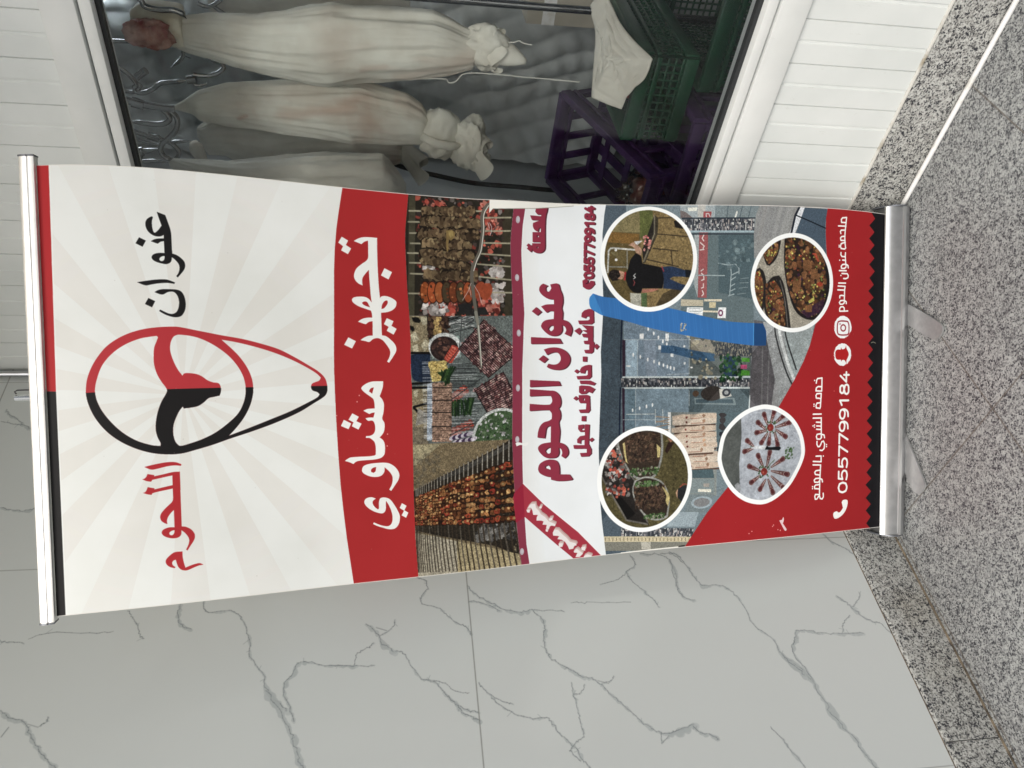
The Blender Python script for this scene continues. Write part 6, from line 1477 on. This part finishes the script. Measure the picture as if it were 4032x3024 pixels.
# ---- crates
def frame_box(bm, w, d, h, t=.012):
    pass
def slat_crate(name, label, mtx, w, d, h, m, group, lattice=0.0):
    """open crate: origin at the middle of its rim, z down = -; walls of slats or fine lattice"""
    root = thing(name, label, 'crate', mtx.to_translation(), group)
    def wall(ax, sgn):
        bm = bmesh.new()
        L_ = w if ax == 'x' else d
        off = (d if ax == 'x' else w)/2*sgn
        t = .006
        def B(u0, u1, z0, z1, th=t):
            if ax == 'x':
                box(bm, (u0, off - th, z0), (u1, off + th, z1), .002, 0, mtx)
            else:
                box(bm, (off - th, u0, z0), (off + th, u1, z1), .002, 0, mtx)
        a = L_/2
        B(-a, a, -.035, 0, .011); B(-a, a, -.058, -.046, .009)
        B(-a, a, -h, -h + .035, .009)
        if lattice:
            n = int(L_/lattice)
            for i in range(n + 1):
                u = -a + L_*i/n
                B(u - .003, u + .003, -h, -.03, .003)
            for j in range(int(h/lattice)):
                z = -h + lattice*j
                B(-a, a, z - .003, z + .003, .003)
        else:
            n = 4
            for i in range(n + 1):
                u = -a + .012 + (L_ - .024)*i/n
                B(u - .012, u + .012, -h, -.03)
        return bm
    for ax, sg in (('x', 1), ('x', -1), ('y', 1), ('y', -1)):
        obj('side_wall', wall(ax, sg), m, root)
    bm = bmesh.new()
    n = 5
    for i in range(n):
        x = -w/2 + w*(i + .5)/n
        box(bm, (x - .012, -d/2, -h), (x + .02, d/2, -h + .01), 0, 0, mtx)
    for i in range(4):
        y = -d/2 + d*(i + .5)/4
        box(bm, (-w/2, y - .010, -h + .0105), (w/2, y + .015, -h + .016), 0, 0, mtx)
    obj('bottom', bm, m, root)
    return root
def rim_matrix(p_far_r, p_far_l, p_near_r):
    a, b, c = Vector(p_far_r), Vector(p_far_l), Vector(p_near_r)
    x = (a - b); w = x.length; x.normalize()
    y = (a - c); y -= x*y.dot(x); d = y.length; y.normalize()
    z = x.cross(y)
    cen = a - x*w/2 - y*d/2
    mt = Matrix((x, y, z)).transposed().to_4x4(); mt.translation = cen
    return mt, w, d
GC = 'plastic crates in the cold room'
mt, w, d = rim_matrix((-1.153, 2.374, .80), (-1.470, 2.377, .80), (-1.120, 1.90, .62))
CRA = slat_crate('purple_crate', 'open purple crate tilted toward the window with a bag of meat inside', mt, w, d, .20, 'purple', GC)
MA = mt
def upright(x0, x1, y0, y1, z):
    return Matrix.Translation(((x0 + x1)/2, (y0 + y1)/2, z)), x1 - x0, y1 - y0
mt, w, d = upright(-1.215, -.972, 1.885, 2.18, .548)
slat_crate('purple_crate', 'purple crate standing low under the green crates, its near corner toward the sill', mt, w, d, .28, 'purple', GC)
mt = Matrix.Translation((-1.45, 1.93, 0.37)) @ Matrix.Rotation(math.radians(4), 4, 'Z')
slat_crate('purple_crate', 'dark purple crate lying underneath the tilted one', mt, .40, .22, .24, 'purple', GC)
mt, w, d = upright(-1.06, -.83, 1.95, 2.34, .716)
slat_crate('green_crate', 'upper green mesh crate with a white cloth over its corner', mt, w, d, .16, 'green', GC, .02)
mt, w, d = upright(-.90, -.66, 1.93, 2.42, .545)
slat_crate('green_crate', 'lower green mesh crate underneath the cloth draped one', mt, w, d, .24, 'green', GC, .02)
mt, w, d = upright(-.86, -.70, 1.80, 1.91, .47)
slat_crate('blue_crate', 'small blue crate just behind the window sill', mt, w, d, .20, 'blue', GC)

# bag of meat inside the tilted crate
bgo = thing('meat_bag', 'clear plastic bag of meat inside the tilted purple crate', 'bag', (MA @ Vector((0.03, -0.15, -0.19))))
bm = bmesh.new()
c = MA @ Vector((0.03, -0.16, -0.10)); lump(bm, c, (.055, .055, .05), 12, .3)
obj('meat', bm, 'meat', bgo)
bm = bmesh.new()
lump(bm, c, (.085, .08, .075), 13, .25)
frill(bm, c + Vector((0, 0, .065)), c + Vector((.02, -.02, .10)), .015, .03, 3, 5, .3)
obj('bag_film', bm, 'film', bgo)

# cloth draped over the green crate
bm = bmesh.new()
cl = [Vector((x, y, z)) for (x, z), y in zip(mm('-740,796 -793,756 -822,695 -861,710 -897,732 -952,751 -950,819 -885,818 -822,814 -782,827'), [2.12, 2.02, 1.915, 1.90, 1.90, 1.90, 1.95, 2.00, 2.06, 2.12])]
cen = sum(cl, Vector())/len(cl)
R = 22
rings = []
loop = curve_pts(cl, 12, True)
for i in range(1, R + 1):
    rings.append([bm.verts.new(cen.lerp(p, i/R) + Vector((0, -.030*(1 - i/R) - .020*abs(mnoise.noise(cen.lerp(p, i/R)*Vector((26, 26, 9)).length/30 + Vector((p.x*9, 0, i*.03)))) + .008*mnoise.noise((p.x*40, i*.35, p.z*14)), .018*(1 - i/R)))) for p in loop])
c0v = bm.verts.new(cen + Vector((0, -.035, .03)))
n = len(loop)
for k in range(n):
    bm.faces.new((c0v, rings[0][k], rings[0][(k+1) % n]))
for a, b in zip(rings, rings[1:]):
    for k in range(n):
        bm.faces.new((a[k], a[(k+1) % n], b[(k+1) % n], b[k]))
o = obj('draped_cloth', bm, 'muslin_grey')
mod = o.modifiers.new('thick', 'SOLIDIFY'); mod.thickness = .004
tag(o, 'wrinkled white cloth draped over the corner of the green crate', 'cloth')
bm = bmesh.new()
x, z = centre('-928,729')
lump(bm, (x, 2.0, z), (.04, .05, .045), 21, .3)
tag(obj('meat_piece', bm, 'meat'), 'piece of raw meat under the white cloth beside the purple crate', 'meat')

# cardboard box, steel post, hose
cbx = thing('cardboard_box', 'beige cardboard box standing behind the green crates', 'box', (-0.75, 2.62, 0.55))
bm = bmesh.new()
P = mm('-865,920 -993,902 -987,620 -843,640')
xs, zs = [p[0] for p in P], [p[1] for p in P]
box(bm, (min(xs), 2.5, min(zs)), (max(xs) + .1, 2.75, max(zs)), .004)
obj('carton', bm, 'card', cbx)
bm = bmesh.new()
box(bm, (min(xs) + .002, 2.4975, max(zs) - .09), (max(xs) + .1, 2.4995, max(zs) - .05))
obj('packing_tape', bm, 'cable', cbx)
bm = bmesh.new()
box(bm, (-0.98, 2.48, 0.10), (-0.40, 2.78, min(zs) - .003), .01)
tag(obj('steel_bench', bm, 'room'), 'low dark steel bench under the cardboard box', 'bench')
bm = bmesh.new()
x = centre('-863,1109')[0]
tube(bm, [(x, 2.3, .10), (x, 2.3, 2.74)], .011, 12)
tag(obj('steel_post', bm, 'steel'), 'thin bright steel post beside the far right carcass', 'post')
bm = bmesh.new()
P = [Vector((x, 2.5, z)) for x, z in mm('-1486,1374 -1522,1279 -1552,1147 -1573,1028 -1582,849 -1588,763 -1591,665')]
tube(bm, curve_pts(P, 6), .009, 10)
tag(obj('rubber_hose', bm, 'hose'), 'black rubber hose hanging down beside the banner edge', 'hose')

# ------------------------------------------------------------------ roll-up banner
CLx, CRx = [[-1.47865, 1.7635, 0.73666, -1.3371, 0.12775, -1.45952], [1.16603, -1.68685, 0.00805, 0.73881, 0.01844, 0.79107], [-1.27113, 2.94874, -2.46046, 0.27396, -1.40319, 1.97611]], [[-1.53511, 1.90395, 0.66471, -1.36328, 0.10691, -0.83659], [1.22522, -1.84015, 0.09522, 0.75939, 0.04264, 1.33197], [-1.27536, 3.05638, -2.66512, 0.32736, -1.35554, 1.97743]]
LEN = 1.9496
def bpt(s, t, lift=0.0):
    a = Vector([float(np.polyval(c, t)) for c in CLx]); b = Vector([float(np.polyval(c, t)) for c in CRx])
    p = a.lerp(b, s)
    nrm = (b - a).cross(Vector((0, 0, -1))).normalized()
    return p - nrm * lift if nrm.y > 0 else p + nrm * lift
p_l, p_r = bpt(0, 1), bpt(1, 1)
bx = (p_r - p_l); bx.z = 0; bx.normalize()             # along the base
by = Vector((bx.y, -bx.x, 0))                           # towards the viewer
bmid = (p_l + p_r)/2
ban = thing('roll_up_banner', 'tall red and white roll-up banner advertising a butcher, leaning forward in the corner', 'banner stand', (bmid.x, bmid.y, 0))
bmat = mat('banner_print', rough=0.42, spec=0.10)
ti = N(bmat, 'ShaderNodeTexImage'); ti.image = paint_banner(); ti.extension = 'EXTEND'
uv = N(bmat, 'ShaderNodeUVMap')
L(bmat, uv.outputs[0], ti.inputs[0])
nz = N(bmat, 'ShaderNodeTexNoise', Scale=7.0, Detail=6)
L(bmat, pos(bmat), nz.inputs['Vector'])
rr = ramp(bmat, [(0.3, (0.94, 0.94, 0.93)), (0.6, (1, 1, 1))])
L(bmat, nz.outputs['Fac'], rr.inputs[0])
mx = N(bmat, 'ShaderNodeMix', data_type='RGBA', blend_type='MULTIPLY'); mx.inputs[0].default_value = 1
L(bmat, ti.outputs[0], mx.inputs[6]); L(bmat, rr.outputs[0], mx.inputs[7])
L(bmat, mx.outputs[2], pbsdf(bmat).inputs['Base Color'])
bump(bmat, 900, 0.06, 0.0004)
M['banner_print'] = bmat
bm = bmesh.new()
uvl = bm.loops.layers.uv.new('UVMap')
NS_, NT = 64, 150
ts = [i/NT for i in range(NT + 1)]
mids = [bpt(.5, t) for t in ts]
arc = [0.0]
for a, b in zip(mids, mids[1:]):
    arc.append(arc[-1] + (b - a).length)
g = []
for i, t in enumerate(ts):
    row = []
    for k in range(NS_ + 1):
        s = k/NS_
        env = math.exp(-((t - .45)/.2)**2)
        w = .0085*env*math.sin(s*11.5 + 2.2*math.sin(t*5) + .6) + .002*math.sin(t*16 + s*3)*math.sin(math.pi*t)
        w += .012*math.exp(-((t - .56)/.05)**2)*math.exp(-((1 - s)/.05)**2) - .006*math.exp(-((t - .68)/.1)**2)*math.exp(-((1 - s)/.03)**2)
        row.append(bm.verts.new(bpt(s, t, w)))
    g.append(row)
for i in range(NT):
    for k in range(NS_):
        f = bm.faces.new((g[i][k], g[i+1][k], g[i+1][k+1], g[i][k+1]))
        for l, (ii, kk) in zip(f.loops, ((i, k), (i+1, k), (i+1, k+1), (i, k+1))):
            l[uvl].uv = (kk/NS_, 1 - arc[ii]/arc[-1])
obj('printed_sheet', bm, 'banner_print', ban)
# top rail
tl, tr = bpt(0, 0), bpt(1, 0)
rx = (tr - tl).normalized()
sl = (bpt(.5, .03) - bpt(.5, 0)).normalized()           # down the sheet
ry = rx.cross(sl).normalized()
if ry.dot(Vector((0, -1, 0))) < 0: ry = -ry              # towards the viewer
def railpt(base):
    return lambda p: base + ry*p[0] - sl*p[1]
bm = bmesh.new()
prof = [(.0095, .001), (.0105, .004), (.0105, .010), (.009, .0115), (.0105, .013), (.0105, .021), (.008, .026), (-.006, .026), (-.009, .022), (-.009, .001)]
e0, e1 = tl - rx*.007, tr + rx*.014
extrude_profile(bm, prof, railpt(e0), railpt(e1))
tr_o = obj('top_rail', bm, 'rail', ban)
for a, b in ((e0 - rx*.003, e0 - rx*.0002), (e1 + rx*.0002, e1 + rx*.003)):
    bm = bmesh.new()
    extrude_profile(bm, [(x*1.15, z*1.06 - .0005) for x, z in prof], railpt(a), railpt(b))
    obj('end_cap', bm, 'cap', tr_o)
# cassette
cmid = bmid - by*0.004
hl = 0.431
def caspt(off):
    base = Vector((cmid.x, cmid.y, 0)) + bx*off
    return lambda p: base + by*p[0] + Vector((0, 0, p[1]))
bm = bmesh.new()
prof = [(.0065, .060), (.007, .0725), (.0095, .075), (.0125, .0735), (.0135, .072), (.0165, .069), (.0195, .061), (.0215, .050), (.0222, .038), (.0222, .031), (.0245, .030), (.0248, .023), (.0222, .022), (.0212, .013), (.017, .008), (-.085, .008), (-.09, .014), (-.09, .05), (-.07, .064), (-.012, .066), (.002, .060)]
mis = [0]*len(prof)
for i in (1, 2, 3, 9, 10, 11): mis[i] = 1
extrude_profile(bm, prof, caspt(-hl), caspt(hl), 0, mis)
cas = obj('cassette', bm, 'alu', ban, mats=['alu', 'alu_bright'])
capprof = [(-.033 + .062*math.cos(t), .038 + .040*math.sin(t)) for t in [math.pi*2*k/28 for k in range(28)]]
capprof = [(x, max(z, .006)) for x, z in capprof]
for a, b in ((-hl - .0035, -hl - .0003), (hl + .0003, hl + .0035)):
    bm = bmesh.new()
    extrude_profile(bm, capprof, caspt(a), caspt(b))
    obj('end_cap', bm, 'cap', cas)
# swivel feet
def foot(poly):
    P = [Vector((x, y, 0)) for x, y in mm(poly)]
    P = [Vector((v[0], v[1], 0)) for v in curve_pts(P, 5, True, sharp=math.radians(75))]
    bm = bmesh.new()
    a = [bm.verts.new((p.x, p.y, .0035)) for p in P]; b = [bm.verts.new((p.x, p.y, .0085)) for p in P]
    n = len(P)
    bm.faces.new(a); bm.faces.new(b)
    for k in range(n):
        bm.faces.new((a[k], a[(k+1) % n], b[(k+1) % n], b[k]))
    return obj('foot', bm, 'foot', ban)
foot('-1253,1517 -1217,1439 -1173,1320 -1174,1301 -1188,1292 -1208,1296 -1218,1306 -1257,1403 -1291,1487')
foot('-1455,1257 -1466,1191 -1492,1063 -1503,1054 -1523,1053 -1538,1064 -1542,1082 -1533,1133 -1515,1234')
# pole behind the sheet
bm = bmesh.new()
sq = 0.50
pt_ = mm('-1158,2047')
tp = tl.lerp(tr, sq) - ry*.017 - sl*.062
dn = Vector((bmid.x, bmid.y, .06)) - by*.036
P = [dn.lerp(tp, u) + by*(-.10*math.sin(math.pi*u)) for u in [k/24 for k in range(25)]]
tube(bm, P, .0065, 14)
po = obj('pole', bm, 'chrome', ban)
bm = bmesh.new()
ring = [tp + sl*(.006 + .028*abs(math.sin(a))) + rx*.010 + ry*(.003*math.cos(a)) + rx*(.004*math.cos(a)) for a in [math.pi*k/12 for k in range(13)]]
ring = [tp + sl*.004 + rx*.008, tp + sl*.001 + rx*.012, tp + sl*.006 + rx*.0145, tp + sl*.03 + rx*.0135, tp + sl*.06 + rx*.012]
tube(bm, ring, .0014, 7)
obj('elastic_loop', bm, 'dark_plastic', po)

# ------------------------------------------------------------------ cable along the foot of the shop front
bm = bmesh.new()
P = [Vector((x, y, .0062)) for x, y in mm('-1067,1667 -970,1667 -841,1666 -713,1665 -611,1668 -535,1675')]
P = [P[0] + (P[0] - P[1])*.8] + P + [P[-1] + (P[-1] - P[-2])*k for k in (1, 2.5, 4.5)]
for i, p in enumerate(P):
    p.y = min(p.y, YS - .019)
tube(bm, curve_pts(P, 6), .0062, 12)
tag(obj('cable', bm, 'cable'), 'thick white cable lying on the granite along the shop front skirting', 'cable')
